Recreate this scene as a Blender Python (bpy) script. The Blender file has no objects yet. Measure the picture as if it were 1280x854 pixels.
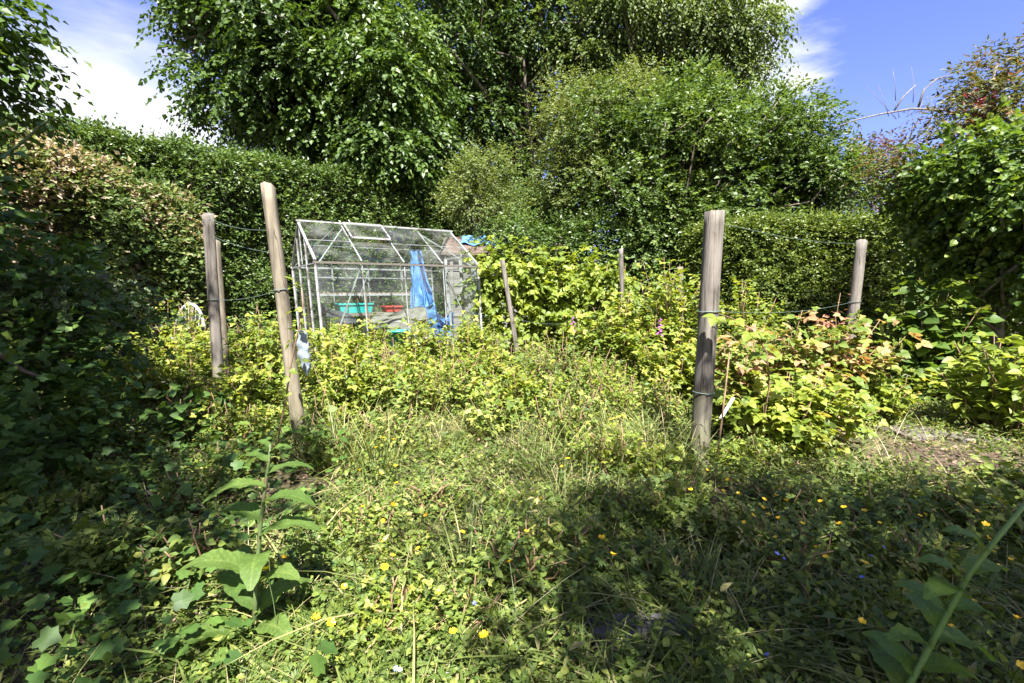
import bpy, math, zlib
import numpy as np
from mathutils import Vector, Matrix

sc = bpy.context.scene
C = sc.collection
RNG = np.random.default_rng(20240607)
rad = math.radians
UP = np.array([0., 0., 1.])

# ------------------------------------------------------------------ camera geometry (only used to read real places off the photo)
CAM = np.array([0., 0., 1.1]); PITCH = rad(6.1); F = 605.0
def ray(px, py):
    cx = (px - 640) / F; cy = -(py - 427) / F
    return np.array([cx, math.cos(PITCH) + cy * math.sin(PITCH), -math.sin(PITCH) + cy * math.cos(PITCH)])
def P(px, py, d):
    r = ray(px, py); return CAM + r * (d / r[1])
def PZ(px, py, z=0.0):
    r = ray(px, py); return CAM + r * ((z - CAM[2]) / r[2])
SUN_AZ = rad(171); SUN_EL = rad(56)
SUN = np.array([math.sin(SUN_AZ) * math.cos(SUN_EL), math.cos(SUN_AZ) * math.cos(SUN_EL), math.sin(SUN_EL)])

# ------------------------------------------------------------------ small maths
def reseed(label):
    """each plant has its own random numbers, so that changing one leaves the others as they are"""
    global RNG
    RNG = np.random.default_rng(zlib.crc32(label.encode()))
def nrmz(v): return v / np.maximum(np.linalg.norm(v, axis=-1, keepdims=True), 1e-9)
def rnd(n, a=0., b=1.): return RNG.uniform(a, b, n)
def rvec(n): return nrmz(RNG.normal(size=(n, 3)))
def smooth_noise(x, y, seed=0, scale=1.0):
    r = np.random.default_rng(seed); v = np.zeros_like(x)
    for k in range(7):
        a = r.uniform(0, 6.283); f = scale * (0.6 + 0.45 * k); p = r.uniform(0, 6.283)
        v = v + np.sin((x * math.cos(a) + y * math.sin(a)) * f * 2.0 + p) / (1 + 0.35 * k)
    return v / 3.0
def ground_z(x, y):
    return 0.035 * smooth_noise(np.asarray(x, float), np.asarray(y, float), 5, 0.9)

# ------------------------------------------------------------------ materials
def new_mat(name):
    m = bpy.data.materials.new(name); m.use_nodes = True
    nt = m.node_tree; nt.nodes.clear()
    return m, nt, nt.nodes, nt.links
def ramp(nodes, stops, interp='LINEAR'):
    r = nodes.new('ShaderNodeValToRGB'); cr = r.color_ramp; cr.interpolation = interp
    while len(cr.elements) > 1: cr.elements.remove(cr.elements[-1])
    cr.elements[0].position = stops[0][0]; cr.elements[0].color = (*stops[0][1], 1)
    for p, c in stops[1:]:
        e = cr.elements.new(p); e.color = (*c, 1)
    return r
def leaf_mat(name, stops, rough=0.42, trans=0.32, margin=None, tint=(1.25, 1.2, 0.5), spec=0.36):
    rough = rough + .10
    """stops: colour of a leaf by its own random number; margin: (position, colour) of a pale leaf edge"""
    m, nt, N, L = new_mat(name)
    at = N.new('ShaderNodeAttribute'); at.attribute_name = 'rnd'
    r = ramp(N, stops); L.new(at.outputs['Fac'], r.inputs[0])
    col = r.outputs[0]
    tc = N.new('ShaderNodeTexCoord')
    no = N.new('ShaderNodeTexNoise'); no.inputs['Scale'].default_value = 45; no.inputs['Detail'].default_value = 3
    L.new(tc.outputs['Object'], no.inputs['Vector'])
    hv = N.new('ShaderNodeHueSaturation')
    mr = N.new('ShaderNodeMapRange'); mr.inputs['To Min'].default_value = 0.72; mr.inputs['To Max'].default_value = 1.28
    L.new(no.outputs['Fac'], mr.inputs['Value']); L.new(mr.outputs[0], hv.inputs['Value']); L.new(col, hv.inputs['Color'])
    col = hv.outputs[0]
    if margin:
        ae = N.new('ShaderNodeAttribute'); ae.attribute_name = 'edge'
        re = ramp(N, [(0, (0, 0, 0)), (margin[0] - .04, (0, 0, 0)), (margin[0] + .04, (1, 1, 1))]); L.new(ae.outputs['Fac'], re.inputs[0])
        mx = N.new('ShaderNodeMix'); mx.data_type = 'RGBA'; L.new(re.outputs[0], mx.inputs[0]); L.new(col, mx.inputs[6])
        mx.inputs[7].default_value = (*margin[1], 1); col = mx.outputs[2]
    p = N.new('ShaderNodeBsdfPrincipled'); p.inputs['Roughness'].default_value = rough
    p.inputs['Specular IOR Level'].default_value = spec
    L.new(col, p.inputs['Base Color'])
    mul = N.new('ShaderNodeMix'); mul.data_type = 'RGBA'; mul.blend_type = 'MULTIPLY'; mul.inputs[0].default_value = 1
    L.new(col, mul.inputs[6]); mul.inputs[7].default_value = (tint[0] * 1.5, tint[1] * 1.5, tint[2] * 1.5, 1)
    t = N.new('ShaderNodeBsdfTranslucent'); L.new(mul.outputs[2], t.inputs['Color'])
    ms = N.new('ShaderNodeMixShader'); ms.inputs[0].default_value = trans
    L.new(p.outputs[0], ms.inputs[1]); L.new(t.outputs[0], ms.inputs[2])
    o = N.new('ShaderNodeOutputMaterial'); L.new(ms.outputs[0], o.inputs[0])
    return m
def surf_mat(name, stops, scale=8, detail=6, rough=0.7, stretch=(1, 1, 1), bump=0.3, metal=0.0, spec=0.4, second=None, dist=0.01):
    m, nt, N, L = new_mat(name)
    tc = N.new('ShaderNodeTexCoord'); mp = N.new('ShaderNodeMapping'); mp.inputs['Scale'].default_value = stretch
    L.new(tc.outputs['Object'], mp.inputs['Vector'])
    no = N.new('ShaderNodeTexNoise'); no.inputs['Scale'].default_value = scale; no.inputs['Detail'].default_value = detail
    no.inputs['Roughness'].default_value = 0.65
    L.new(mp.outputs[0], no.inputs['Vector'])
    r = ramp(N, stops); L.new(no.outputs['Fac'], r.inputs[0]); col = r.outputs[0]
    if second:   # (scale, threshold, colour): a second blotchy colour (lichen, dirt, rust)
        n2 = N.new('ShaderNodeTexNoise'); n2.inputs['Scale'].default_value = second[0]; n2.inputs['Detail'].default_value = 5
        L.new(tc.outputs['Object'], n2.inputs['Vector'])
        r2 = ramp(N, [(0, (0, 0, 0)), (second[1], (0, 0, 0)), (min(second[1] + .12, 1), (1, 1, 1))]); L.new(n2.outputs['Fac'], r2.inputs[0])
        mx = N.new('ShaderNodeMix'); mx.data_type = 'RGBA'; L.new(r2.outputs[0], mx.inputs[0]); L.new(col, mx.inputs[6])
        mx.inputs[7].default_value = (*second[2], 1); col = mx.outputs[2]
    p = N.new('ShaderNodeBsdfPrincipled'); p.inputs['Roughness'].default_value = rough; p.inputs['Metallic'].default_value = metal
    p.inputs['Specular IOR Level'].default_value = spec
    L.new(col, p.inputs['Base Color'])
    if bump:
        b = N.new('ShaderNodeBump'); b.inputs['Strength'].default_value = bump; b.inputs['Distance'].default_value = dist
        L.new(no.outputs['Fac'], b.inputs['Height']); L.new(b.outputs[0], p.inputs['Normal'])
    o = N.new('ShaderNodeOutputMaterial'); L.new(p.outputs[0], o.inputs[0])
    return m
def post_mat(name, base, seed):
    m, nt, N, L = new_mat(name)
    tc = N.new('ShaderNodeTexCoord')
    def noise(scale, stretch, det=6, off=0):
        mp = N.new('ShaderNodeMapping'); mp.inputs['Scale'].default_value = stretch; mp.inputs['Location'].default_value = (seed + off, seed * 1.7, seed * .3 + off)
        L.new(tc.outputs['Object'], mp.inputs['Vector'])
        n = N.new('ShaderNodeTexNoise'); n.inputs['Scale'].default_value = scale; n.inputs['Detail'].default_value = det; n.inputs['Roughness'].default_value = .62
        L.new(mp.outputs[0], n.inputs['Vector']); return n
    grain = noise(26, (1, 1, 0.10)); blot = noise(7, (1, 1, .6), 4, 3); crack = noise(16, (1, 1, .035), 2, 7); alg = noise(5, (1, 1, .5), 5, 11)
    b = np.array(base)
    r1 = ramp(N, [(.3, tuple(b * .55)), (.48, tuple(b * .98)), (.72, tuple(b * 1.45))]); L.new(grain.outputs['Fac'], r1.inputs[0])
    r2 = ramp(N, [(.32, (.50, .47, .43)), (.45, (.9, .88, .85)), (.7, (1.2, 1.18, 1.15))]); L.new(blot.outputs['Fac'], r2.inputs[0])
    m1 = N.new('ShaderNodeMix'); m1.data_type = 'RGBA'; m1.blend_type = 'MULTIPLY'; m1.inputs[0].default_value = 1
    L.new(r1.outputs[0], m1.inputs[6]); L.new(r2.outputs[0], m1.inputs[7])
    # green algae towards the foot
    sx = N.new('ShaderNodeSeparateXYZ'); L.new(tc.outputs['Object'], sx.inputs[0])
    mr = N.new('ShaderNodeMapRange'); mr.inputs['From Min'].default_value = .55; mr.inputs['From Max'].default_value = .05; L.new(sx.outputs['Z'], mr.inputs['Value'])
    ml = N.new('ShaderNodeMath'); ml.operation = 'MULTIPLY'; L.new(mr.outputs[0], ml.inputs[0])
    ra = ramp(N, [(.38, (.1, .1, .1)), (.6, (.85, .85, .85))]); L.new(alg.outputs['Fac'], ra.inputs[0]); L.new(ra.outputs[0], ml.inputs[1])
    m2 = N.new('ShaderNodeMix'); m2.data_type = 'RGBA'; L.new(ml.outputs[0], m2.inputs[0]); L.new(m1.outputs[2], m2.inputs[6]); m2.inputs[7].default_value = (.10, .105, .035, 1)
    rc = ramp(N, [(.478, (1, 1, 1)), (.490, (.14, .12, .10)), (.502, (1, 1, 1))]); L.new(crack.outputs['Fac'], rc.inputs[0])
    m3 = N.new('ShaderNodeMix'); m3.data_type = 'RGBA'; m3.blend_type = 'MULTIPLY'; m3.inputs[0].default_value = .9
    L.new(m2.outputs[2], m3.inputs[6]); L.new(rc.outputs[0], m3.inputs[7])
    p = N.new('ShaderNodeBsdfPrincipled'); p.inputs['Roughness'].default_value = .85; p.inputs['Specular IOR Level'].default_value = .25
    L.new(m3.outputs[2], p.inputs['Base Color'])
    bm = N.new('ShaderNodeBump'); bm.inputs['Strength'].default_value = .7; bm.inputs['Distance'].default_value = .004
    ad = N.new('ShaderNodeMath'); ad.operation = 'MULTIPLY'; L.new(grain.outputs['Fac'], ad.inputs[0]); L.new(rc.outputs[0], ad.inputs[1])
    L.new(ad.outputs[0], bm.inputs['Height']); L.new(bm.outputs[0], p.inputs['Normal'])
    o = N.new('ShaderNodeOutputMaterial'); L.new(p.outputs[0], o.inputs[0])
    return m
def plain(name, col, rough=.5, metal=0, var=.15, scale=20, second=None, bump=.15):
    c = np.array(col)
    return surf_mat(name, [(.3, tuple(c * (1 - var))), (.7, tuple(np.minimum(c * (1 + var), 1)))], scale=scale, rough=rough, metal=metal, second=second, bump=bump, dist=.003)
def glass_mat():
    m, nt, N, L = new_mat('dusty glass')
    tr = N.new('ShaderNodeBsdfTransparent'); tr.inputs[0].default_value = (.93, .96, .95, 1)
    gl = N.new('ShaderNodeBsdfGlossy'); gl.inputs['Roughness'].default_value = .03
    lw = N.new('ShaderNodeLayerWeight'); lw.inputs['Blend'].default_value = .5; pw_ = N.new('ShaderNodeMath'); pw_.operation = 'POWER'; pw_.inputs[1].default_value = 4; L.new(lw.outputs['Facing'], pw_.inputs[0]); fr = N.new('ShaderNodeMath'); fr.operation = 'MULTIPLY_ADD'; fr.inputs[1].default_value = .5; fr.inputs[2].default_value = .025; L.new(pw_.outputs[0], fr.inputs[0])
    m1 = N.new('ShaderNodeMixShader'); L.new(fr.outputs[0], m1.inputs[0]); L.new(tr.outputs[0], m1.inputs[1]); L.new(gl.outputs[0], m1.inputs[2])
    tc = N.new('ShaderNodeTexCoord'); no = N.new('ShaderNodeTexNoise'); no.inputs['Scale'].default_value = 3.5; no.inputs['Detail'].default_value = 8
    L.new(tc.outputs['Object'], no.inputs['Vector'])
    r = ramp(N, [(.42, (.005, .005, .005)), (.78, (.08, .08, .08))]); L.new(no.outputs['Fac'], r.inputs[0])
    d = N.new('ShaderNodeBsdfDiffuse'); d.inputs[0].default_value = (.45, .45, .42, 1)
    m2 = N.new('ShaderNodeMixShader'); L.new(r.outputs[0], m2.inputs[0]); L.new(m1.outputs[0], m2.inputs[1]); L.new(d.outputs[0], m2.inputs[2])
    o = N.new('ShaderNodeOutputMaterial'); L.new(m2.outputs[0], o.inputs[0])
    return m

# ------------------------------------------------------------------ objects
def put(o, parent=None):
    C.objects.link(o)
    if parent is not None:
        o.parent = parent
    return o
def tag(o, label=None, cat=None, group=None, kind=None):
    if label: o['label'] = label
    if cat: o['category'] = cat
    if group: o['group'] = group
    if kind: o['kind'] = kind
    return o
def thing(name, label, cat, loc=(0, 0, 0), group=None):
    o = bpy.data.objects.new(name, None); o.empty_display_size = .1
    o.location = [float(v) for v in loc]; put(o)
    return tag(o, label, cat, group)
def mesh_obj(name, V, faces_flat, sizes, mats, parent=None, smooth=True, attrs=None, matidx=None, origin=None):
    """V (n,3) world coordinates; origin = world position the object (or its parent) stands at"""
    V = np.asarray(V, float)
    if origin is not None: V = V - np.asarray(origin, float)
    me = bpy.data.meshes.new(name)
    faces_flat = np.asarray(faces_flat, np.int32); sizes = np.asarray(sizes, np.int32)
    me.vertices.add(len(V)); me.vertices.foreach_set('co', V.astype(np.float32).ravel())
    me.loops.add(len(faces_flat)); me.loops.foreach_set('vertex_index', faces_flat)
    me.polygons.add(len(sizes))
    st = np.zeros(len(sizes), np.int32); st[1:] = np.cumsum(sizes)[:-1]
    me.polygons.foreach_set('loop_start', st); me.polygons.foreach_set('loop_total', sizes)
    if not isinstance(mats, (list, tuple)): mats = [mats]
    for m in mats: me.materials.append(m)
    if matidx is not None: me.polygons.foreach_set('material_index', np.asarray(matidx, np.int32))
    me.polygons.foreach_set('use_smooth', np.full(len(sizes), smooth))
    for k, a in (attrs or {}).items():
        at = me.attributes.new(k, 'FLOAT', 'POINT'); at.data.foreach_set('value', np.asarray(a, np.float32))
    me.update(calc_edges=True); me.validate()
    o = bpy.data.objects.new(name, me); put(o, parent)
    if parent is None and origin is not None: o.location = [float(v) for v in origin]
    return o

class MB:
    """collects boxes, bars, tubes and sheets into ONE mesh"""
    def __init__(s): s.V = []; s.F = []; s.S = []; s.M = []; s.n = 0; s.m = 0
    def add(s, V, faces):
        s.V.append(np.asarray(V, float))
        for f in faces:
            s.F.extend([i + s.n for i in f]); s.S.append(len(f)); s.M.append(s.m)
        s.n += len(V); return s
    def box(s, c, half, ax=None):
        c = np.asarray(c, float); ax = np.eye(3) if ax is None else np.asarray(ax)
        V = [c + ax[0] * half[0] * i + ax[1] * half[1] * j + ax[2] * half[2] * k for i in (-1, 1) for j in (-1, 1) for k in (-1, 1)]
        return s.add(V, [(0, 1, 3, 2), (4, 6, 7, 5), (0, 4, 5, 1), (2, 3, 7, 6), (0, 2, 6, 4), (1, 5, 7, 3)])
    def bar(s, a, b, w, h=None, up=UP):
        a = np.asarray(a, float); b = np.asarray(b, float); h = w if h is None else h
        d = b - a; l = np.linalg.norm(d); d = d / l
        if abs(d @ up) > .95: up = np.array([1., 0, 0])
        x = np.cross(d, up); x /= np.linalg.norm(x); z = np.cross(x, d)
        return s.box((a + b) / 2, (w / 2, l / 2, h / 2), [x, d, z])
    def tube(s, pts, r, seg=6, cap=True):
        pts = np.asarray(pts, float); n = len(pts); r = np.broadcast_to(np.asarray(r, float), (n,))
        t = np.gradient(pts, axis=0); t = nrmz(t)
        ref = np.array([1., 0, 0]) if abs(t[0][0]) < .8 else np.array([0, 1., 0])
        V = []; x = nrmz(np.cross(t[0], ref))
        for i in range(n):
            x = nrmz(x - (x @ t[i]) * t[i]); y = np.cross(t[i], x)
            for k in range(seg):
                a = 2 * math.pi * k / seg; V.append(pts[i] + r[i] * (math.cos(a) * x + math.sin(a) * y))
        Fs = [(i * seg + k, i * seg + (k + 1) % seg, (i + 1) * seg + (k + 1) % seg, (i + 1) * seg + k) for i in range(n - 1) for k in range(seg)]
        if cap: Fs += [tuple(range(seg))[::-1], tuple((n - 1) * seg + k for k in range(seg))]
        return s.add(V, Fs)
    def grid(s, G):
        G = np.asarray(G, float); a, b = G.shape[:2]
        return s.add(G.reshape(-1, 3), [(i * b + j, i * b + j + 1, (i + 1) * b + j + 1, (i + 1) * b + j) for i in range(a - 1) for j in range(b - 1)])
    def sheet(s, G, th=.004):
        """a thin but solid cloth: grid given a thickness along its average normal"""
        G = np.asarray(G, float); a, b = G.shape[:2]
        du = np.gradient(G, axis=0); dv = np.gradient(G, axis=1); n = nrmz(np.cross(du, dv)) * th
        V = np.concatenate([G.reshape(-1, 3), (G + n).reshape(-1, 3)]); o = a * b
        Fs = []
        for i in range(a - 1):
            for j in range(b - 1):
                q = (i * b + j, i * b + j + 1, (i + 1) * b + j + 1, (i + 1) * b + j)
                Fs.append(q[::-1]); Fs.append(tuple(k + o for k in q))
        for i in range(a - 1):
            Fs.append((i * b, (i + 1) * b, (i + 1) * b + o, i * b + o)); Fs.append(((i + 1) * b - 1, (i + 1) * b - 1 + o, (i + 2) * b - 1 + o, (i + 2) * b - 1))
        for j in range(b - 1):
            Fs.append((j, j + o, j + 1 + o, j + 1)); k = (a - 1) * b
            Fs.append((k + j, k + j + 1, k + j + 1 + o, k + j + o))
        return s.add(V, Fs)
    def build(s, name, mats, parent=None, smooth=False, origin=None):
        return mesh_obj(name, np.concatenate(s.V), s.F, s.S, mats, parent, smooth, matidx=s.M if s.m else None, origin=origin)

# ------------------------------------------------------------------ leaves
def T_quad(w=.3, fold=.10, droop=.10):
    V = np.array([(0, 0, 0), (-w, .42, fold), (0, 1, -droop), (w, .42, fold)], float)
    return V, [(0, 3, 2), (0, 2, 1)], np.array([0, 1, 1, 1.])
def T_ovate(w=.32, fold=.10, curl=.16, wavy=.04):
    V = np.array([(0, 0, 0), (-w * .8, .22, fold * .8), (-w, .48, fold + wavy), (-w * .55, .78, fold * .4 - curl * .5), (0, 1, -curl),
                  (w * .55, .78, fold * .5 - curl * .5), (w, .48, fold - wavy), (w * .8, .22, fold), (0, .30, 0), (0, .65, -curl * .25)], float)
    return V, [(0, 8, 1), (1, 8, 9, 2), (2, 9, 3), (3, 9, 4), (0, 7, 8), (7, 6, 9, 8), (6, 5, 9), (5, 4, 9)], np.array([0, 1, 1, 1, 1, 1, 1, 1, 0, 0.])
def T_ivy():
    h = [(-.24, -.10), (-.46, .06), (-.38, .28), (-.52, .50), (-.27, .66), (0, 1.0)]
    out = [(0, .04)] + h + [(-x, y) for x, y in h[-2::-1]]
    V = [(x, y, .10 * abs(x) - .10 * y * y) for x, y in out] + [(0, .36, .0)]
    n = len(out)
    return np.array(V, float), [(n, (i + 1) % n, i) for i in range(n)], np.array([1.] * n + [0])
def T_holly():
    out = []
    for k in range(14):
        a = -math.pi / 2 + 2 * math.pi * k / 14
        r = 1.0 if k % 2 == 0 else .76
        out.append((.30 * r * math.cos(a), .5 + .5 * r * math.sin(a), .07 if k % 2 == 0 and k else -.02))
    V = out + [(0, .5, -.02)]
    return np.array(V, float), [(14, k, (k + 1) % 14) for k in range(14)], np.array([1.] * 14 + [0])
def T_palm():
    """three-lobed toothed leaf of the creeping buttercup kind"""
    V = [(0, 0, 0)]; E = [0]; Fs = []
    for a0 in (-1.15, 0, 1.15):
        b = len(V)
        for da, r in ((-.42, .62), (-.24, .86), (-.12, .70), (0, 1.), (.12, .70), (.24, .86), (.42, .62)):
            a = a0 + da; V.append((math.sin(a) * r, math.cos(a) * r, -.10 * r * r + .06 * (abs(da) > .2))); E.append(1)
        V.append((math.sin(a0) * .3, math.cos(a0) * .3, .05)); E.append(0)
        c = b + 7
        Fs += [(0, c, b)] + [(c, b + k + 1, b + k) for k in range(6)] + [(0, b + 6, c)]
    return np.array(V, float), Fs, np.array(E, float)
def combine(T, poses):
    V = []; Fs = []; E = []
    for ang, sc_, off in poses:
        v, f, e = T; c, s = math.cos(ang), math.sin(ang); n = sum(len(a) for a in V)
        w = v.copy() * sc_; w = np.stack([w[:, 0] * c + w[:, 1] * s, -w[:, 0] * s + w[:, 1] * c, w[:, 2]], 1) + np.array(off)
        V.append(w); E.append(e); Fs += [tuple(i + n for i in q) for q in f]
    return np.concatenate(V), Fs, np.concatenate(E)
def T_blade(w=.0065, bend=.45, seg=4):
    V = []; 
    for i in range(seg):
        t = i / seg; ww = w * (1 - .75 * t * t)
        V += [(-ww, t * (1 - .25 * bend * t), -bend * t * t * .8), (ww, t * (1 - .25 * bend * t), -bend * t * t * .8)]
    V.append((0, 1 - .25 * bend, -bend * .8))
    Fs = [(2 * i, 2 * i + 1, 2 * i + 3, 2 * i + 2) for i in range(seg - 1)] + [(2 * seg - 2, 2 * seg - 1, 2 * seg)]
    return np.array(V, float), Fs, np.linspace(0, 1, len(V))
QUAD = T_quad(); QUADW = T_quad(.40, .08, .16); QUADN = T_quad(.20, .06, .12)
OV = T_ovate(); OVW = T_ovate(.42, .08, .22, .06); IVY = T_ivy(); HOLLY = T_holly(); PALM = T_palm()
LANCE = T_ovate(.17, .06, .3, .02)
TRI = combine(T_quad(.36, .10, .12), [(0, .62, (0, .38, 0)), (-1.25, .52, (0, .36, 0)), (1.25, .52, (0, .36, 0))])
TRIN = combine(T_ovate(.36, .09, .18, .05), [(0, .64, (0, .36, 0)), (-1.3, .54, (0, .34, 0)), (1.3, .54, (0, .34, 0))])
BLADE = T_blade(); BLADE2 = T_blade(.008, .9, 5); STRAW = T_blade(.0055, .3, 3)

class Leaves:
    def __init__(s): s.V = []; s.F = []; s.S = []; s.R = []; s.E = []; s.n = 0
    def add(s, T, pos, d, up, size, r=None):
        N = len(pos)
        if N == 0: return s
        Y = nrmz(d); Z = up - (up * Y).sum(1, keepdims=True) * Y; Z = nrmz(Z); X = np.cross(Y, Z)
        tv, tf, te = T; k = len(tv); size = np.broadcast_to(size, (N,))
        V = pos[:, None, :] + size[:, None, None] * (tv[None, :, 0:1] * X[:, None] + tv[None, :, 1:2] * Y[:, None] + tv[None, :, 2:3] * Z[:, None])
        flat = np.array([i for f in tf for i in f], np.int64); sz = np.array([len(f) for f in tf], np.int32)
        Fs = (flat[None] + (np.arange(N) * k)[:, None] + s.n).ravel()
        s.V.append(V.reshape(-1, 3)); s.F.append(Fs); s.S.append(np.tile(sz, N))
        r = rnd(N) if r is None else np.broadcast_to(r, (N,))
        s.R.append(np.repeat(r, k)); s.E.append(np.tile(te, N)); s.n += N * k
        return s
    def spray(s, T, base, d, L, K, size, droop=.35, upw=.8, outw=.35, jit=.35, r=None, along=.55, hang=0.):
        """twigs of K leaves: base/d (N,3), L twig length"""
        N = len(base); d = nrmz(d); L = np.broadcast_to(L, (N,))
        side = nrmz(np.cross(d, UP + .01)); t = (np.arange(K) + .6) / K
        pos = base[:, None] + d[:, None] * (L[:, None] * t)[:, :, None] - UP * (droop * L[:, None] * t ** 2)[:, :, None]
        sg = np.where(np.arange(K) % 2 == 0, 1., -1.)
        ld = d[:, None] * along + side[:, None] * sg[None, :, None] * .8 + RNG.normal(size=(N, K, 3)) * .28 - UP * (droop * .6 * t)[None, :, None] - UP * hang
        ld[:, -1] = d - UP * (droop + hang)
        nn = UP * upw + d[:, None] * outw + RNG.normal(size=(N, K, 3)) * jit
        rr = (rnd((N, 1)) * .55 + rnd((N, K)) * .45) if r is None else r
        s.add(T, pos.reshape(-1, 3), ld.reshape(-1, 3), nn.reshape(-1, 3), (size * rnd((N, K), .65, 1.25)).ravel(), np.broadcast_to(rr, (N, K)).ravel())
        return s
    def build(s, name, mat, parent=None, smooth=False, origin=None):
        return mesh_obj(name, np.concatenate(s.V), np.concatenate(s.F), np.concatenate(s.S), mat, parent, smooth,
                        {'rnd': np.concatenate(s.R), 'edge': np.concatenate(s.E)}, origin=origin)

def blob_sprays(lv, T, c, rb, n, L, K, size, inner=.45, flat=0., **kw):
    """sprays over one bough cluster"""
    dv = rvec(n); dv[:, 2] = dv[:, 2] * .9 + .1; dv = nrmz(dv)
    rr = (inner ** 3 + (1 - inner ** 3) * rnd(n)) ** (1 / 3)
    base = np.asarray(c) + dv * rr[:, None] * np.asarray(rb)
    d = dv * np.array([1, 1, 1 - flat]) + rvec(n) * .45
    lv.spray(T, base, d, L * rnd(n, .6, 1.2), K, size, **kw)
def limb(mb, a, b, r0, r1, sag=.15, n=6, seg=6, wob=.06):
    a = np.asarray(a, float); b = np.asarray(b, float); t = np.linspace(0, 1, n)[:, None]
    p = a + (b - a) * t; l = np.linalg.norm(b - a)
    p[1:-1] += RNG.normal(size=(n - 2, 3)) * wob * l * .5
    p += UP * (np.sin(t * math.pi) * sag * l)
    mb.tube(p, np.linspace(r0, r1, n), seg)
    return p
def tree(name, label, cat, foot, trunk_top, r0, crowns, T, size, L, K, per, mat, bark, blob=(.7, 1.1), group=None, forks=None, **kw):
    """crowns: list of (centre, radii, number of boughs)"""
    reseed(label); foot = np.asarray(foot, float); root = thing(name, label, cat, foot, group)
    mb = MB(); lv = Leaves()
    trunk_top = np.asarray(trunk_top, float)
    tp = limb(mb, foot - UP * .1, trunk_top, r0, r0 * .55, 0, 8, 10, .03)
    for c, r, nb in crowns:
        c = np.asarray(c, float); r = np.asarray(r, float)
        for k in range(nb):
            dv = rvec(1)[0]; inner = k % 4 == 3
            rr = RNG.uniform(.2, .6) if inner else RNG.uniform(.72, 1.04)
            bc = c + dv * rr * r * .86
            q = RNG.uniform(*blob) * (1.25 if inner else .88); br = q * np.array([1, 1, .58 + .2 * RNG.random()])
            tone = RNG.uniform(-.16, .24); n_ = int(per * RNG.uniform(.8, 1.25))
            rr_ = np.clip(rnd((n_, 1)) * .4 + rnd((n_, K)) * .42 + tone, 0, 1)
            blob_sprays(lv, T, bc, br, n_, L, K, size, inner=.2 if inner else .55, r=rr_, **kw)
            if k % 2 == 0:
                i = RNG.integers(3, 8); limb(mb, tp[i], bc, r0 * .32, .012, .05, 6, 5, .10)
    mb.build('trunk', bark, root, True, foot)
    lv.build('crown', mat, root, False, foot)
    return root

# ------------------------------------------------------------------ palette
M = {}
M['lime'] = leaf_mat('lime leaves', [(0, (.026, .050, .010)), (.45, (.050, .092, .017)), (.8, (.086, .138, .026)), (1, (.13, .18, .038))], .34, .30)
M['dark'] = leaf_mat('dark tree leaves', [(0, (.026, .052, .012)), (.5, (.055, .098, .021)), (1, (.12, .17, .042))], .40, .32)
M['pale'] = leaf_mat('pale tree leaves', [(0, (.055, .085, .022)), (.5, (.085, .125, .034)), (1, (.15, .19, .06))], .42, .36)
M['lilac'] = leaf_mat('shrub leaves', [(0, (.034, .060, .014)), (.5, (.064, .108, .022)), (.88, (.125, .18, .040)), (1, (.20, .20, .07))], .36, .33)
M['olive'] = leaf_mat('olive shrub leaves', [(0, (.055, .085, .025)), (.5, (.115, .150, .042)), (1, (.21, .235, .085))], .45, .34)
M['hedge'] = leaf_mat('hedge leaves', [(0, (.030, .060, .013)), (.5, (.066, .112, .024)), (1, (.140, .190, .048))], .30, .25)
M['privet'] = leaf_mat('clipped hedge leaves', [(0, (.035, .062, .011)), (.5, (.090, .132, .024)), (1, (.19, .225, .048))], .34, .28)
M['bramble'] = leaf_mat('half dead hedge leaves', [(0, (.05, .085, .02)), (.35, (.09, .14, .03)), (.50, (.19, .20, .07)), (.58, (.24, .19, .13)), (.8, (.33, .26, .19)), (1, (.44, .37, .29))], .55, .30, tint=(1.1, 1., .6))
M['rasp'] = leaf_mat('raspberry leaves', [(0, (.060, .095, .014)), (.35, (.125, .175, .023)), (.7, (.205, .240, .034)), (.92, (.30, .30, .055)), (1, (.32, .24, .10))], .42, .38)
M['vine'] = leaf_mat('vine leaves', [(0, (.075, .115, .018)), (.45, (.14, .19, .027)), (.85, (.225, .265, .04)), (1, (.31, .31, .065))], .40, .40)
M['rust'] = leaf_mat('raspberry leaves turning rust', [(0, (.075, .12, .018)), (.4, (.12, .17, .026)), (.62, (.22, .23, .05)), (.75, (.30, .21, .10)), (.92, (.34, .19, .12)), (1, (.24, .10, .06))], .48, .36, tint=(1.15, 1.05, .5))
M['russet'] = leaf_mat('withered leaves', [(0, (.13, .05, .035)), (.6, (.22, .10, .07)), (1, (.33, .18, .12))], .6, .25, tint=(1.1, .9, .7))
M['weed'] = leaf_mat('weed leaves', [(0, (.040, .066, .014)), (.35, (.095, .145, .025)), (.65, (.170, .215, .038)), (.87, (.26, .275, .068)), (1, (.34, .28, .15))], .45, .36)
M['butter'] = leaf_mat('buttercup leaves', [(0, (.042, .078, .016)), (.5, (.085, .128, .024)), (.88, (.150, .185, .036)), (1, (.23, .22, .06))], .45, .32)
M['ivy'] = leaf_mat('ivy leaves', [(0, (.026, .056, .014)), (.5, (.050, .098, .021)), (.88, (.085, .145, .028)), (1, (.15, .19, .035))], .42, .25, spec=.25)
M['varieg'] = leaf_mat('variegated leaves', [(0, (.022, .050, .016)), (.6, (.04, .080, .022)), (1, (.07, .12, .03))], .28, .2, margin=(.84, (.15, .17, .08)))
M['grass'] = leaf_mat('grass blades', [(0, (.050, .080, .016)), (.45, (.095, .130, .026)), (.75, (.17, .185, .055)), (1, (.34, .29, .15))], .5, .32)
M['straw'] = leaf_mat('dry grass', [(0, (.26, .21, .11)), (.6, (.38, .32, .19)), (1, (.48, .43, .29))], .6, .25, tint=(1, 1, .9))
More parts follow.
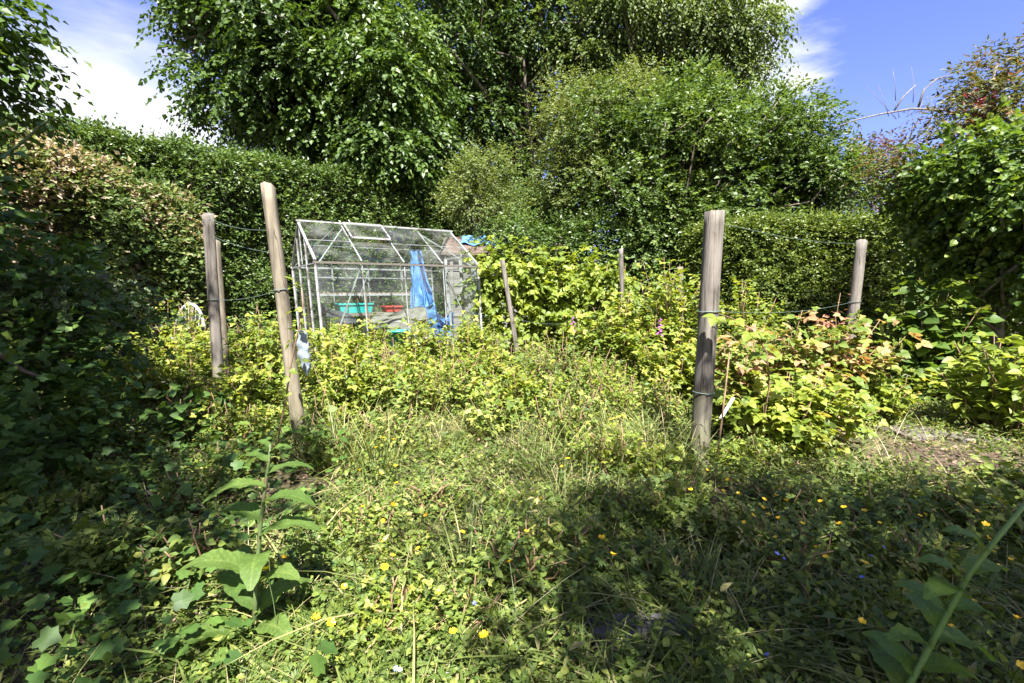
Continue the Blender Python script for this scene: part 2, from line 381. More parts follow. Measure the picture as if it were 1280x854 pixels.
M['litter'] = leaf_mat('fallen leaves', [(0, (.05, .03, .02)), (.5, (.11, .07, .045)), (1, (.24, .17, .12))], .7, .1, tint=(1, .9, .7))
M['big'] = leaf_mat('soft leaves', [(0, (.055, .100, .022)), (.5, (.085, .14, .028)), (1, (.15, .20, .055))], .5, .40)
M['climb'] = leaf_mat('climber leaves', [(0, (.034, .066, .012)), (.5, (.070, .120, .019)), (.85, (.135, .185, .030)), (1, (.22, .24, .045))], .36, .36)
M['cotinus'] = leaf_mat('reddening leaves', [(0, (.055, .080, .020)), (.5, (.10, .115, .028)), (.72, (.15, .10, .035)), (.9, (.16, .05, .035)), (1, (.17, .025, .04))], .45, .34, tint=(1.2, 1, .6))
M['purple'] = leaf_mat('purple leaves', [(0, (.055, .04, .045)), (.6, (.10, .055, .065)), (1, (.10, .11, .04))], .45, .3, tint=(1.1, .8, .8))
M['bark'] = surf_mat('bark', [(.3, (.045, .035, .026)), (.5, (.10, .08, .06)), (.75, (.17, .145, .11))], 9, stretch=(1, 1, .25), rough=.9, bump=.8, dist=.02)
M['twig'] = surf_mat('grey twig', [(.3, (.07, .06, .05)), (.7, (.19, .17, .15))], 18, rough=.85, bump=.3)
M['fresh'] = leaf_mat('fresh soft leaves', [(0, (.10, .18, .035)), (.6, (.15, .235, .045)), (1, (.21, .27, .07))], .42, .42)
M['freshstem'] = plain('fresh green stem', (.12, .20, .05), .5)
M['cane'] = surf_mat('brown cane', [(.3, (.10, .06, .035)), (.7, (.22, .14, .08))], 18, rough=.7)
M['stem'] = plain('green stem', (.060, .085, .028), .6, var=.3, second=(30, .55, (.07, .05, .03)))
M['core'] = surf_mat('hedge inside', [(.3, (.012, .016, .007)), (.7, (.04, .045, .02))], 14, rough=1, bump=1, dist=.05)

# ------------------------------------------------------------------ ground
xs = np.concatenate([np.linspace(-400, -14, 10), np.linspace(-12, 12, 121), np.linspace(14, 400, 10)])
ys = np.concatenate([np.linspace(-60, -7, 6), np.linspace(-6, 16, 111), np.linspace(18, 700, 12)])
XX, YY = np.meshgrid(xs, ys, indexing='ij')
gm, nt, N, L = new_mat('garden soil')
tc = N.new('ShaderNodeTexCoord')
def gn(scale, det=6):
    n = N.new('ShaderNodeTexNoise'); n.inputs['Scale'].default_value = scale; n.inputs['Detail'].default_value = det; n.inputs['Roughness'].default_value = .65
    L.new(tc.outputs['Object'], n.inputs['Vector']); return n
n1 = gn(26); n2 = gn(1.6, 4); n3 = gn(7, 5)
r1 = ramp(N, [(.3, (.022, .016, .011)), (.5, (.060, .043, .031)), (.72, (.125, .095, .072))]); L.new(n1.outputs[0], r1.inputs[0])
r2 = ramp(N, [(.4, (.045, .055, .02)), (.65, (.14, .13, .055))]); L.new(n3.outputs[0], r2.inputs[0])
r3 = ramp(N, [(.45, (0, 0, 0)), (.62, (.75, .75, .75))]); L.new(n2.outputs[0], r3.inputs[0])
mx = N.new('ShaderNodeMix'); mx.data_type = 'RGBA'; L.new(r3.outputs[0], mx.inputs[0]); L.new(r1.outputs[0], mx.inputs[6]); L.new(r2.outputs[0], mx.inputs[7])
p = N.new('ShaderNodeBsdfPrincipled'); p.inputs['Roughness'].default_value = .95; p.inputs['Specular IOR Level'].default_value = .15; L.new(mx.outputs[2], p.inputs['Base Color'])
b = N.new('ShaderNodeBump'); b.inputs['Strength'].default_value = .9; b.inputs['Distance'].default_value = .02; L.new(n1.outputs[0], b.inputs['Height']); L.new(b.outputs[0], p.inputs['Normal'])
o = N.new('ShaderNodeOutputMaterial'); L.new(p.outputs[0], o.inputs[0])
mb = MB().grid(np.stack([XX, YY, ground_z(XX, YY)], -1)[:, ::-1])
tag(mb.build('ground', gm, smooth=True), kind='structure')

# ------------------------------------------------------------------ ground cover
def field(n, y0, y1, pw=1.6, half=1.2, x_lo=None, x_hi=None):
    """points in front of the photographer, thinning with distance"""
    u = rnd(n); y = (y0 ** (1 - pw + 1) + u * (y1 ** (2 - pw) - y0 ** (2 - pw))) ** (1 / (2 - pw)) if pw != 2 else y0 * (y1 / y0) ** u
    x = rnd(n, -1, 1) * (half * y + .8)
    return x, y
BX, BY = PZ(1185, 575)[:2]
def bare(x, y):
    """0..1: the trodden earth patch on the right"""
    d = np.hypot((x - BX) / 1.0, (y - BY + .30 * (x - BX)) / .62)
    return np.clip(1.35 - d, 0, 1)
CX, CY = PZ(585, 540)[:2]
def dry(x, y):
    a = np.exp(-((x - CX) / .55) ** 2 - ((y - CY) / .45) ** 2)
    c2 = PZ(650, 600); b2 = np.exp(-((x - c2[0]) / .7) ** 2 - ((y - c2[1]) / .4) ** 2)
    c3 = PZ(800, 530); b3 = np.exp(-((x - c3[0]) / .8) ** 2 - ((y - c3[1]) / .4) ** 2)
    return np.clip(a + .8 * b2 + .8 * b3 + .25 * np.exp(-((x + .1) / 1.3) ** 2 - ((y - 3.0) / 1.1) ** 2), 0, 1)
def ivyzone(x, y):
    e = -.75 - .10 * y + .25 * smooth_noise(x, y, 9, 1.3)
    return 1 / (1 + np.exp((x - e) * 7)) * (1 / (1 + np.exp((y - 3.6) * 2.5)))
def scatter(name, mat, n, y0, y1, T, size, h, keep, tilt=.45, clump=None, pw=1.6, smooth=False, spread=.8, rbias=None):
    x, y = field(n, y0, y1, pw)
    k = RNG.random(n) < keep(x, y); x = x[k]; y = y[k]; m = len(x)
    lv = Leaves()
    hh = rnd(m, *h) * (1 + .5 * smooth_noise(x, y, 21, 2.2))
    pos = np.stack([x, y, ground_z(x, y) + np.maximum(hh, .008)], 1)
    a = rnd(m, 0, 6.283); d = np.stack([np.cos(a), np.sin(a), rnd(m, -.35, .35)], 1)
    up = UP + RNG.normal(size=(m, 3)) * tilt + np.array([0, -.12, 0])
    r = np.clip(rnd(m) * .7 + .3 * (.5 + .5 * smooth_noise(x, y, 33, 1.1)) + (0 if rbias is None else rbias(x, y)), 0, 1)
    lv.add(T, pos, d, up, size * rnd(m, .55, 1.25) * np.clip(.85 + .05 * y, .8, 1.4), r)
    return tag(lv.build(name, mat, smooth=smooth), kind='stuff')
def gap(x, y, X, Y, r): return 1 - .97 * np.exp(-((x - X) / r) ** 2 - ((y - Y) / (1.6 * r)) ** 2)
def openings(x, y):
    """thin places where soil and litter show, and the low growth before the two front posts"""
    soil = 1 / (1 + np.exp(-(smooth_noise(x, y, 101, 2.6) + .62) * 14))
    return soil * gap(x, y, 1.0, 2.4, .30) * gap(x, y, -1.19, 2.5, .26) * gap(x, y, .33, 1.36, .12)
yw = lambda x, y: (1 - .96 * bare(x, y)) * openings(x, y)
def patch(x, y, seed, thr=0., scale=1.5): return 1 / (1 + np.exp(-(smooth_noise(x, y, seed, scale) - thr) * 9))
right = lambda x, y: 1 / (1 + np.exp(-(x + .1) * 4))
lowivy = lambda x, y: ivyzone(x, y) * np.clip(.8 + .5 * smooth_noise(x, y, 52, 1.7), .1, 1)
scatter('ivy_ground_cover', M['ivy'], 22000, .95, 4.2, IVY, .054, (.02, .20), lambda x, y: lowivy(x, y) ** 1.6, .5)
scatter('variegated_ivy_cover', M['varieg'], 900, 1.3, 3.2, HOLLY, .062, (.12, .24), lambda x, y: ivyzone(x, y) * (x < -1.7) * np.clip(smooth_noise(x, y, 88, 2.5) * 1.5, 0, 1), .7)
scatter('creeping_buttercup_leaves', M['butter'], 95000, .6, 5.2, PALM, .021, (.01, .10), lambda x, y: (1 - .4 * right(x, y)) * (1 - .8 * ivyzone(x, y)) * yw(x, y) * (1 - .45 * dry(x, y)) * np.clip(patch(x, y, 3, -.12, 1.7), .06, 1), .65,
        rbias=lambda x, y: .16 * dry(x, y))
scatter('low_weed_leaves', M['weed'], 90000, .7, 9.0, OV, .025, (.01, .13), lambda x, y: (1 - .7 * ivyzone(x, y)) * yw(x, y) * (1 - .4 * dry(x, y)) * np.clip(patch(x, y, 14, .0, 1.6), .05, 1) * np.clip(.25 + .3 * y, .3, 1), .75,
        rbias=lambda x, y: .20 * dry(x, y) + .06 * (y > 3))
scatter('tiny_leaf_carpet', M['weed'], 120000, .6, 6.5, QUADW, .016, (.004, .07), lambda x, y: (1 - .5 * ivyzone(x, y)) * (1 - .85 * bare(x, y)) * np.clip(patch(x, y, 19, -.25, 2.2), .1, 1) * (.35 + .65 * openings(x, y)), .75, rbias=lambda x, y: .25 * dry(x, y))
scatter('fallen_leaves', M['litter'], 30000, .6, 6, QUADW, .026, (.004, .06), lambda x, y: np.clip(.35 + bare(x, y) + .5 * dry(x, y), 0, 1), .45)
def weed_stems(name, mat, n, y0, y1, T, size, L, K, keep, rb=None, **kw):
    """upright weeds: little stems with leaves up their length"""
    x, y = field(n, y0, y1); k = RNG.random(n) < keep(x, y); x = x[k]; y = y[k]; m = len(x)
    base = np.stack([x, y, ground_z(x, y)], 1); d = UP + rvec(m) * .55
    r = None if rb is None else np.clip(rnd((m, 1)) * .5 + rnd((m, K)) * .35 + rb(x, y)[:, None], 0, 1)
    o = Leaves().spray(T, base, d, L * rnd(m, .4, 1.3), K, size, droop=.15, upw=.8, outw=.2, jit=.45, r=r, along=.1, **kw).build(name, mat)
    return tag(o, kind='stuff')
weed_stems('upright_weeds', M['weed'], 9000, .9, 8.5, OV, .032, .22, 10, lambda x, y: (1 - .85 * ivyzone(x, y)) * yw(x, y) * np.clip(patch(x, y, 57, .1, 1.3), .03, 1) * (1 - .5 * dry(x, y)) * np.clip(y * .8 - .9, .12, 1), lambda x, y: .12 * dry(x, y) + .05 * (y > 3))
weed_stems('upright_weeds', M['butter'], 7000, .7, 5, PALM, .030, .17, 8, lambda x, y: (1 - .75 * ivyzone(x, y)) * yw(x, y) * np.clip(patch(x, y, 67, .05, 1.6), .03, 1))
weed_stems('narrow_leaved_weeds', M['grass'], 6000, .7, 6, LANCE, .042, .24, 9, lambda x, y: (1 - .85 * ivyzone(x, y)) * yw(x, y) * np.clip(patch(x, y, 71, .1, 1.4) + .12 * (x > 0), .02, 1))
def grass(name, mat, n, y0, y1, T, size, keep, lean=.45, pw=1.6):
    x, y = field(n, y0, y1, pw); k = RNG.random(n) < keep(x, y); x = x[k]; y = y[k]; m = len(x)
    a = rnd(m, 0, 6.283); d = np.stack([np.cos(a) * lean, np.sin(a) * lean, np.ones(m)], 1) + RNG.normal(size=(m, 3)) * .2
    up = np.stack([-np.cos(a), -np.sin(a), np.full(m, .4)], 1)
    lv = Leaves().add(T, np.stack([x, y, ground_z(x, y) - .005], 1), d, up, size * rnd(m, .45, 1.25))
    return tag(lv.build(name, mat), kind='stuff')
tuft = lambda x, y: np.clip(.12 + .95 * smooth_noise(x, y, 77, 1.5), 0, 1)
right = lambda x, y: 1 / (1 + np.exp(-(x + .1) * 4))
grass('grass', M['grass'], 95000, .6, 7, BLADE2, .24, lambda x, y: (1 - .9 * ivyzone(x, y)) * yw(x, y) * np.clip(.25 + tuft(x, y) * .7 + .3 * right(x, y), 0, 1) * .8, .6)
grass('dry_grass', M['straw'], 30000, .7, 6, STRAW, .20, lambda x, y: (1 - .9 * ivyzone(x, y)) * yw(x, y) * np.clip(.14 + dry(x, y) * .9, 0, 1), .9)

grass('long_grass', M['grass'], 15000, .7, 5, BLADE2, .46, lambda x, y: (1 - .95 * ivyzone(x, y)) * yw(x, y) * np.clip(patch(x, y, 131, .12, 1.2) * .8 + .25 * right(x, y) * (y < 2.6), 0, 1), 1.1)
grass('dead_stalks', M['straw'], 2600, .7, 6, T_blade(.0036, .25, 4), .38, lambda x, y: (1 - .6 * ivyzone(x, y)) * yw(x, y) * np.clip(y * .6 - .35, .15, 1), 1.5)

# ------------------------------------------------------------------ plants
def grass_clump(px, py, n, h, spread, label, mat='grass', T=None):
    c = PZ(px, py); c[2] = float(ground_z(c[0], c[1])); a = rnd(n, 0, 6.283); rr = spread * np.sqrt(rnd(n))
    base = np.stack([c[0] + rr * np.cos(a), c[1] + rr * np.sin(a), np.full(n, c[2] - .01)], 1)
    a2 = a + RNG.normal(size=n) * .8; ln = rnd(n, .12, .5)
    d = np.stack([np.cos(a2) * ln, np.sin(a2) * ln, np.ones(n)], 1); up = np.stack([-np.cos(a2), -np.sin(a2), np.full(n, .3)], 1)
    o = Leaves().add(T or BLADE, base, d, up, h * rnd(n, .5, 1.15)).build('grass_clump', M[mat], origin=c)
    return tag(o, label, 'grass clump', 'tall grass clumps')
grass_clump(428, 585, 260, .46, .22, 'tall green grass clump at the foot of the left front post')
grass_clump(690, 520, 300, .48, .46, 'fine grey green grass clump in front of the leaning thin stake')
grass_clump(715, 660, 160, .32, .28, 'tall grass clump at the edge of the foreground shade')
grass_clump(815, 600, 160, .40, .24, 'grass clump just left of the right front post')
grass_clump(880, 800, 260, .34, .22, 'long bent grass lying over the dark stone at the bottom', T=BLADE2)
grass_clump(590, 770, 34, .46, .07, 'thin upright grass clump in the sunlit strip of weeds')

for px_, py_, n_, h_ in ((600, 555, 90, .42), (650, 575, 80, .38), (690, 600, 90, .42), (745, 580, 100, .46), (780, 560, 80, .40), (820, 565, 90, .46), (560, 575, 70, .36), (520, 545, 70, .40), (470, 600, 80, .44), (625, 520, 80, .40), (720, 545, 80, .42), (450, 555, 100, .50)):
    grass_clump(px_, py_, n_, h_, .16, 'loose seeding grass clump in the sunny ground between the two front posts', 'grass', BLADE2 if n_ > 85 else BLADE)
def bush(name, label, cat, c, R, H, ncane, nleaf, size, mat, T=TRI, group=None, top=None, stemmat='cane', upw=.75, jit=.42, low=.12):
    """canes from one stool, leaves all along them; R=(rx,ry) spread, H height"""
    c = np.array([c[0], c[1], float(ground_z(c[0], c[1]))]); root = thing(name, label, cat, c, group)
    mb = MB(); lv = Leaves()
    for k in range(ncane):
        a = RNG.uniform(0, 6.283); q = math.sqrt(RNG.random()); h = H * RNG.uniform(.62, 1.05) * (1 - .28 * q * q)
        e = c + np.array([math.cos(a) * R[0] * q, math.sin(a) * R[1] * q, h]); s0 = c + np.array([math.cos(a) * R[0] * q * .35, math.sin(a) * R[1] * q * .35, -.03])
        t = np.linspace(0, 1, 6)[:, None]; p = s0 + (e - s0) * t; p[:, :2] -= (e - s0)[:2] * (np.sin(t * math.pi) * .16); p[1:-1] += RNG.normal(size=(4, 3)) * .02
        mb.tube(p, np.linspace(.006, .0025, 6), 5)
        m = nleaf; tt = low + (1 - low) * rnd(m) ** .8
        pos = np.stack([np.interp(tt, t[:, 0], p[:, i]) for i in range(3)], 1)
        b = rnd(m, 0, 6.283); out = np.stack([np.cos(b), np.sin(b), rnd(m, -.35, .5)], 1)
        pos += out * rnd(m, .01, .09)[:, None]
        lv.add(T, pos, out + UP * -.1, UP * upw + out * .35 + SUN * .2 + RNG.normal(size=(m, 3)) * jit, size * rnd(m, .55, 1.2), np.clip(rnd(m) * .75 + RNG.uniform(0, .25), 0, 1))
    mb.build('stems', M[stemmat], root, True, c); lv.build('foliage', M[mat], root, any(T is q for q in (OV, OVW, TRIN)), c)
    return root
def at(px, py): return PZ(px, py)[:2]
def atd(px, d): return P(px, 420, d)[:2]
G1 = 'raspberry bushes in the middle of the plot'
bush('raspberry_bush', 'yellow green raspberry bush between the two left hand posts', 'bush', atd(330, 4.6), (.55, .5), .92, 26, 44, .095, 'rasp', group=G1)
bush('raspberry_bush', 'raspberry bush left of the grey posts below the white chair', 'bush', atd(215, 4.9), (.75, .55), .78, 34, 46, .080, 'rasp', group=G1)
bush('raspberry_bush', 'low pale bush at the far left in front of the shaded ivy', 'bush', atd(130, 4.3), (.6, .6), .66, 28, 46, .075, 'rasp', group=G1)
bush('raspberry_bush', 'raspberry bush right of the left front post hiding the greenhouse corner', 'bush', atd(415, 4.7), (.5, .5), .86, 28, 46, .09, 'rasp', group=G1)
bush('raspberry_bush', 'raspberry bush under the first greenhouse bay', 'bush', atd(455, 5.6), (.42, .4), .82, 22, 44, .09, 'rasp', group=G1)
bush('raspberry_bush', 'raspberry bush under the middle of the greenhouse', 'bush', atd(520, 5.9), (.45, .4), .78, 24, 44, .09, 'rasp', group=G1)
bush('raspberry_bush', 'raspberry bush under the right end of the greenhouse', 'bush', atd(583, 6.3), (.5, .4), .80, 24, 44, .09, 'rasp', group=G1)
bush('raspberry_bush', 'raspberry bush in front of the white chair', 'bush', atd(222, 5.9), (.6, .3), .93, 30, 46, .085, 'rasp', group=G1)
bush('raspberry_bush', 'leafy raspberry bush in front of the leaning thin stake', 'bush', atd(620, 5.2), (.38, .38), .62, 20, 44, .09, 'rasp', group=G1)
bush('raspberry_bush', 'low raspberry bush in the sunny middle of the weeds', 'bush', atd(560, 4.3), (.5, .4), .48, 20, 44, .085, 'weed', group=G1)
bush('raspberry_bush', 'small pale raspberry shoot beside the dry grass patch', 'bush', atd(615, 3.5), (.22, .22), .36, 10, 34, .08, 'weed', group=G1)
bush('raspberry_bush', 'low raspberry bush left of the dry grass patch', 'bush', atd(490, 3.9), (.45, .4), .50, 18, 44, .085, 'weed', group=G1)
bush('weedy_bush', 'wispy grey green weeds in front of the leaning thin stake', 'bush', atd(690, 4.7), (.5, .4), .58, 30, 40, .06, 'butter', LANCE)
bush('raspberry_bush', 'low raspberry shoots right of the wispy grey green weeds', 'bush', atd(745, 4.6), (.4, .35), .5, 18, 44, .085, 'rasp', group=G1)
for px_, d_, H_, lab in ((430, 3.75, .66, 'raspberry bush right behind the plastic bag on the tall leaning post'), (505, 4.25, .60, 'raspberry bush in the sunny weeds straight before the first greenhouse bay'), (645, 4.0, .50, 'raspberry bush just below the foot of the leaning thin stake'), (300, 3.7, .58, 'raspberry bush in front of the gap between the grey posts and the tall post')):
    bush('raspberry_bush', lab, 'bush', atd(px_, d_), (.36, .3), H_, 20, 40, .085, 'rasp', group=G1, jit=.5)
G2 = 'currant bushes left of the right front post'
bush('currant_bush', 'tall currant bush behind the right front post on its left', 'bush', atd(835, 5.6), (.6, .5), 1.58, 40, 52, .105, 'rasp', group=G2)
bush('currant_bush', 'broad currant bush left of the tall one by the foxgloves', 'bush', atd(775, 5.3), (.55, .45), 1.14, 32, 50, .105, 'rasp', group=G2)
bush('currant_bush', 'currant bush with pale leaves nearest the right front post', 'bush', atd(850, 4.5), (.45, .4), .78, 26, 48, .10, 'rasp', group=G2)
bush('currant_bush', 'slender currant bush with a spire of pale leaves', 'bush', atd(833, 6.3), (.14, .14), 1.50, 7, 60, .11, 'vine', group=G2)
bush('currant_bush', 'currant bush behind the right front post on its right', 'bush', atd(925, 5.6), (.5, .5), 1.25, 22, 46, .10, 'rasp', group=G2)
G3 = 'raspberry mound right of the right front post'
bush('raspberry_thicket', 'big raspberry thicket with rust edged leaves before the tilted grey post', 'bush', atd(1010, 3.9), (.75, .45), .98, 40, 54, .105, 'rust', TRIN, G3)
bush('raspberry_thicket', 'green lower front of the raspberry mound right of the right front post', 'bush', atd(985, 3.25), (.62, .35), .56, 34, 52, .10, 'rasp', TRIN, G3)
bush('raspberry_thicket', 'raspberry growth at the right end of the mound by the bare earth', 'bush', atd(1085, 3.9), (.32, .3), .52, 20, 46, .085, 'rasp', TRIN, G3)
bush('raspberry_thicket', 'raspberry shoots close against the right front post', 'bush', atd(925, 3.4), (.26, .25), .78, 15, 44, .095, 'rust', TRIN, G3)
bush('withered_bush', 'small withered reddish brown bush against the tilted grey post', 'bush', atd(1040, 4.9), (.18, .16), 1.02, 12, 46, .06, 'russet', QUADW)
G4 = 'leafy plants along the right edge'
bush('leafy_shrub', 'sunlit yellow green shrub at the right edge above the bare earth', 'shrub', atd(1275, 3.5), (.5, .4), .80, 24, 46, .095, 'vine', OV, G4)
bush('leafy_shrub', 'low leafy plants behind the bare earth patch', 'shrub', atd(1150, 4.6), (.85, .45), .42, 34, 52, .10, 'butter', OV, G4)
bush('leafy_shrub', 'low leafy plants at the far right behind the bare earth', 'shrub', atd(1235, 4.4), (.6, .45), .46, 26, 50, .10, 'weed', OV, G4)
bush('leafy_shrub', 'bright low plants at the right edge in front of the bare earth', 'shrub', at(1260, 690), (.35, .3), .26, 22, 40, .06, 'weed', TRIN, G4)
bush('leafy_shrub', 'young currant shoots in the shaded grass right of centre', 'shrub', at(1125, 680), (.16, .16), .34, 7, 26, .06, 'butter', TRIN, G4)
bush('leafy_shrub', 'dark sapling with broad leaves below the two grey posts', 'shrub', at(232, 560), (.22, .18), .52, 8, 20, .085, 'ivy', OVW, G4)
bush('leafy_shrub', 'round leaved seedling right of the left front post foot', 'shrub', at(408, 590), (.10, .10), .40, 4, 14, .08, 'big', OVW, G4)
bush('hedge_sapling', 'elder sapling with pale stem in front of the clipped hedge', 'shrub', atd(1168, 4.7), (.42, .35), 1.45, 12, 46, .13, 'climb', OVW, low=.38)
bush('cow_parsley', 'dim plant with white flower heads at the foot of the clipped hedge', 'plant', atd(1115, 5.6), (.4, .25), .85, 12, 26, .08, 'butter', TRI)

# tangled weed clumps, taller in the middle ground and around the feet of the posts
def weed_area(where, pts, R, H, mats, n=16, m=40, size=.042):
    for px, py in pts:
        c = PZ(px, py); k = RNG.integers(0, len(mats)); mt, T = mats[k]; h = RNG.uniform(*H)
        bush('weed_clump', 'loose weed clump ' + where, 'weeds', c[:2], (R * RNG.uniform(.7, 1.3), R * RNG.uniform(.6, 1.1)), h, n, int(m * RNG.uniform(.7, 1.2)), size * RNG.uniform(.75, 1.2), mt, T, 'weed clumps ' + where, upw=.6, jit=.55, low=.05)
SUNNY = [('weed', OV), ('weed', TRI), ('rasp', TRI), ('weed', LANCE), ('vine', OV)]; SHADY = [('butter', OV), ('butter', LANCE), ('weed', PALM), ('butter', PALM)]
weed_area('in the sunny ground between the two front posts', [(440, 500), (480, 520), (520, 490), (545, 530), (610, 500), (700, 505), (740, 520), (790, 515), (830, 540), (500, 570), (660, 480), (560, 470), (760, 490), (470, 475), (810, 490), (620, 470), (705, 560), (415, 470), (450, 455), (500, 500), (540, 510), (575, 500), (730, 480), (800, 480), (840, 490), (600, 450), (480, 450), (440, 470), (400, 480), (770, 530), (825, 520), (760, 600), (420, 520)], .25, (.32, .74), SUNNY)
weed_area('at the feet of the left posts', [(300, 540), (325, 550), (410, 555), (430, 540), (260, 530), (310, 505), (240, 505), (290, 565)], .22, (.28, .48), SUNNY + SHADY[:2])
weed_area('at the foot of the sturdy right post', [(825, 590), (925, 585), (945, 575), (800, 600), (965, 590)], .14, (.14, .26), SUNNY + SHADY[:1])
weed_area('in the sunlit strip at the bottom middle', [(480, 640), (545, 650), (500, 710), (560, 730), (610, 690), (450, 680), (585, 800), (500, 800), (640, 640)], .15, (.10, .22), SUNNY[:4], size=.028)
weed_area('in the shaded grass at the right', [(760, 640), (840, 660), (920, 690), (1000, 720), (1060, 690), (700, 720), (800, 740), (900, 760), (1150, 740), (1200, 690), (980, 650), (1100, 640), (1040, 800), (650, 760)], .17, (.12, .28), SHADY, size=.036)
weed_area('at the right edge beside the bare earth', [(1250, 660), (1275, 620), (1190, 665)], .2, (.14, .30), SUNNY, size=.05)
weed_area('in the shaded ivy at the left', [(180, 560), (120, 620), (230, 640), (280, 610), (150, 720), (60, 660), (240, 740), (100, 560)], .18, (.14, .30), SHADY, size=.042)

# vine row on the wires behind
vr = thing('vine_row', 'bright yellow green vine trained along wires right of the greenhouse', 'vine', (0.6, 7.9, 0))
lv = Leaves(); mb = MB()
for k in range(150):
    u = RNG.random(); x = -.55 + u * 2.35; y = 7.75 + .35 * u + RNG.normal() * .16; top = 1.60 + .14 * math.sin(u * 9) + .10 * RNG.normal() - .25 * (u > .9)
    z = .15 + (top - .15) * RNG.random() ** .75
    n = 7; blob_sprays(lv, OVW if k % 2 else QUADW, (x, y, z), (.22, .16, .22), n, .26, 7, .095, droop=.55, upw=.55, outw=.4, hang=.25)
for k in range(9):
    x = -.5 + k * .28; limb(mb, (x, 7.9, -.05), (x + .1, 7.95, 1.5), .012, .005, 0, 7, 5, .08)
mb.build('stems', M['cane'], vr, True, vr.location); lv.build('foliage', M['vine'], vr, False, vr.location)

# ------------------------------------------------------------------ hedges
def hedge(name, label, cat, path, h, depth, n, T, size, mat, bumpy=.18, top_bumps=.12, group=None, r=None, hprof=None, spray=False, front_only=True):
    """clipped or overgrown hedge: path = list of (x,y) along its front foot, depth to the left-hand side of walking direction"""
    path = np.asarray(path, float); seg = np.diff(path, axis=0); ln = np.linalg.norm(seg, axis=1); cum = np.concatenate([[0], np.cumsum(ln)]); Lh = cum[-1]
    tdir = nrmz(seg)
    def front(s):
        i = np.clip(np.searchsorted(cum, s, 'right') - 1, 0, len(ln) - 1)
        p = path[i] + tdir[i] * (s - cum[i])[:, None]; nrm = np.stack([tdir[i][:, 1], -tdir[i][:, 0]], 1)   # towards the viewer
        return p, nrm
    reseed(label); root = thing(name, label, cat, (*path.mean(0), 0), group)
    hp = hprof or (lambda u: 1 + 0 * u)
    def bump(s, v): return bumpy * smooth_noise(s, v, 41 + int(Lh * 10) % 17, 1.4) + .5 * bumpy * smooth_noise(s, v, 43, 4)
    # solid dark core, added to block the view through; no modelled branches
    S = np.linspace(.12, Lh - .12, int(Lh * 5) + 2); Zs = np.linspace(-.05, 1, 12); p, nr = front(S)
    rows = []
    for z in Zs:
        zz = z * (h * hp(S / Lh) - .22); rows.append(np.concatenate([p - nr * (.20 - bump(S, np.full_like(S, 1) * z * h) * .8)[:, None], zz[:, None]], 1))
    tb = .6
    rows.append(np.concatenate([p - nr * (depth * .5), (h * hp(S / Lh) - .2)[:, None]], 1)); rows.append(np.concatenate([p - nr * (depth - .2), (h * hp(S / Lh) - .25)[:, None]], 1)); rows.append(np.concatenate([p - nr * (depth - .2), np.zeros((len(S), 1))], 1))
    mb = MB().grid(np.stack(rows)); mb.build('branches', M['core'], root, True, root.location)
    lv = Leaves()
    area_f = Lh * h; area_t = Lh * depth; nf = int(n * area_f / (area_f + area_t)); ntp = n - nf
    s = rnd(nf, 0, Lh); z = rnd(nf) * h * hp(s / Lh); p, nr = front(s); off = bump(s, z) - rnd(nf) ** 1.5 * .24 - .10 * np.clip((z / h) - .9, 0, 1) * 10 * .5
    pos = np.concatenate([p + nr * off[:, None], z[:, None]], 1); nv = np.concatenate([nr, np.full((nf, 1), .55)], 1)
    s2 = rnd(ntp, 0, Lh); p2, nr2 = front(s2); q = rnd(ntp, 0, depth); z2 = h * hp(s2 / Lh) + top_bumps * smooth_noise(s2, q, 47, 2.4) - rnd(ntp) ** 1.5 * .22
    pos2 = np.concatenate([p2 - nr2 * q[:, None], z2[:, None]], 1); nv2 = np.tile(np.array([0, -.2, 1.]), (ntp, 1))
    pos = np.concatenate([pos, pos2]); nv = nrmz(np.concatenate([nv, nv2])); m = len(pos)
    rr = None if r is None else r(pos)
    if spray:
        d = nv * .6 + rvec(m) * .8; lv.spray(T, pos, d, .17 * rnd(m, .6, 1.3), 5, size, droop=.2, upw=.5, outw=.5, jit=.45, r=None if rr is None else np.clip(rr[:, None] + rnd((m, 5), -.2, .2), 0, 1))
    else:
        d = rvec(m) + nv * .35; lv.add(T, pos, d, nv + RNG.normal(size=(m, 3)) * .42 + UP * .2, size * rnd(m, .6, 1.25), rr)
    # wispy shoots along the top
    ns = int(Lh * 16); s3 = rnd(ns, 0, Lh); p3, nr3 = front(s3); q3 = rnd(ns, 0, depth * .6)
    b3 = np.concatenate([p3 - nr3 * q3[:, None], (h * hp(s3 / Lh) - .05)[:, None]], 1)
    lv.spray(T, b3, UP + rvec(ns) * .5, rnd(ns, .08, .30) * (1 + 4 * top_bumps), 6, size, droop=.1, upw=.3, jit=.6, r=None if r is None else np.clip(r(b3)[:, None] + rnd((ns, 6), -.2, .2), 0, 1))
    lv.build('foliage', M[mat], root, False, root.location)
    return root
hedge('tall_hedge', 'tall dense dark green hedge running behind the greenhouse', 'hedge', [(-8.2, 5.9), (-6.2, 7.2), (-3.6, 9.6), (-.9, 11.6), (1.6, 12.2)], 3.45, 1.6, 30000, QUAD, .062, 'hedge', .22, .16, spray=True)
hedge('clipped_hedge', 'clipped hedge with a flat sunlit top on the right', 'hedge', [(2.95, 8.6), (3.05, 7.6), (3.5, 7.05), (7.2, 6.6), (8.0, 5.4), (8.4, 1.0)], 2.12, 1.3, 34000, QUAD, .050, 'privet', .09, .05, spray=True)
def brown(pos): return np.clip(.43 + .42 * smooth_noise(pos[:, 0] + pos[:, 1], pos[:, 2], 61, 1.3) + RNG.normal(size=len(pos)) * .16, 0, 1)
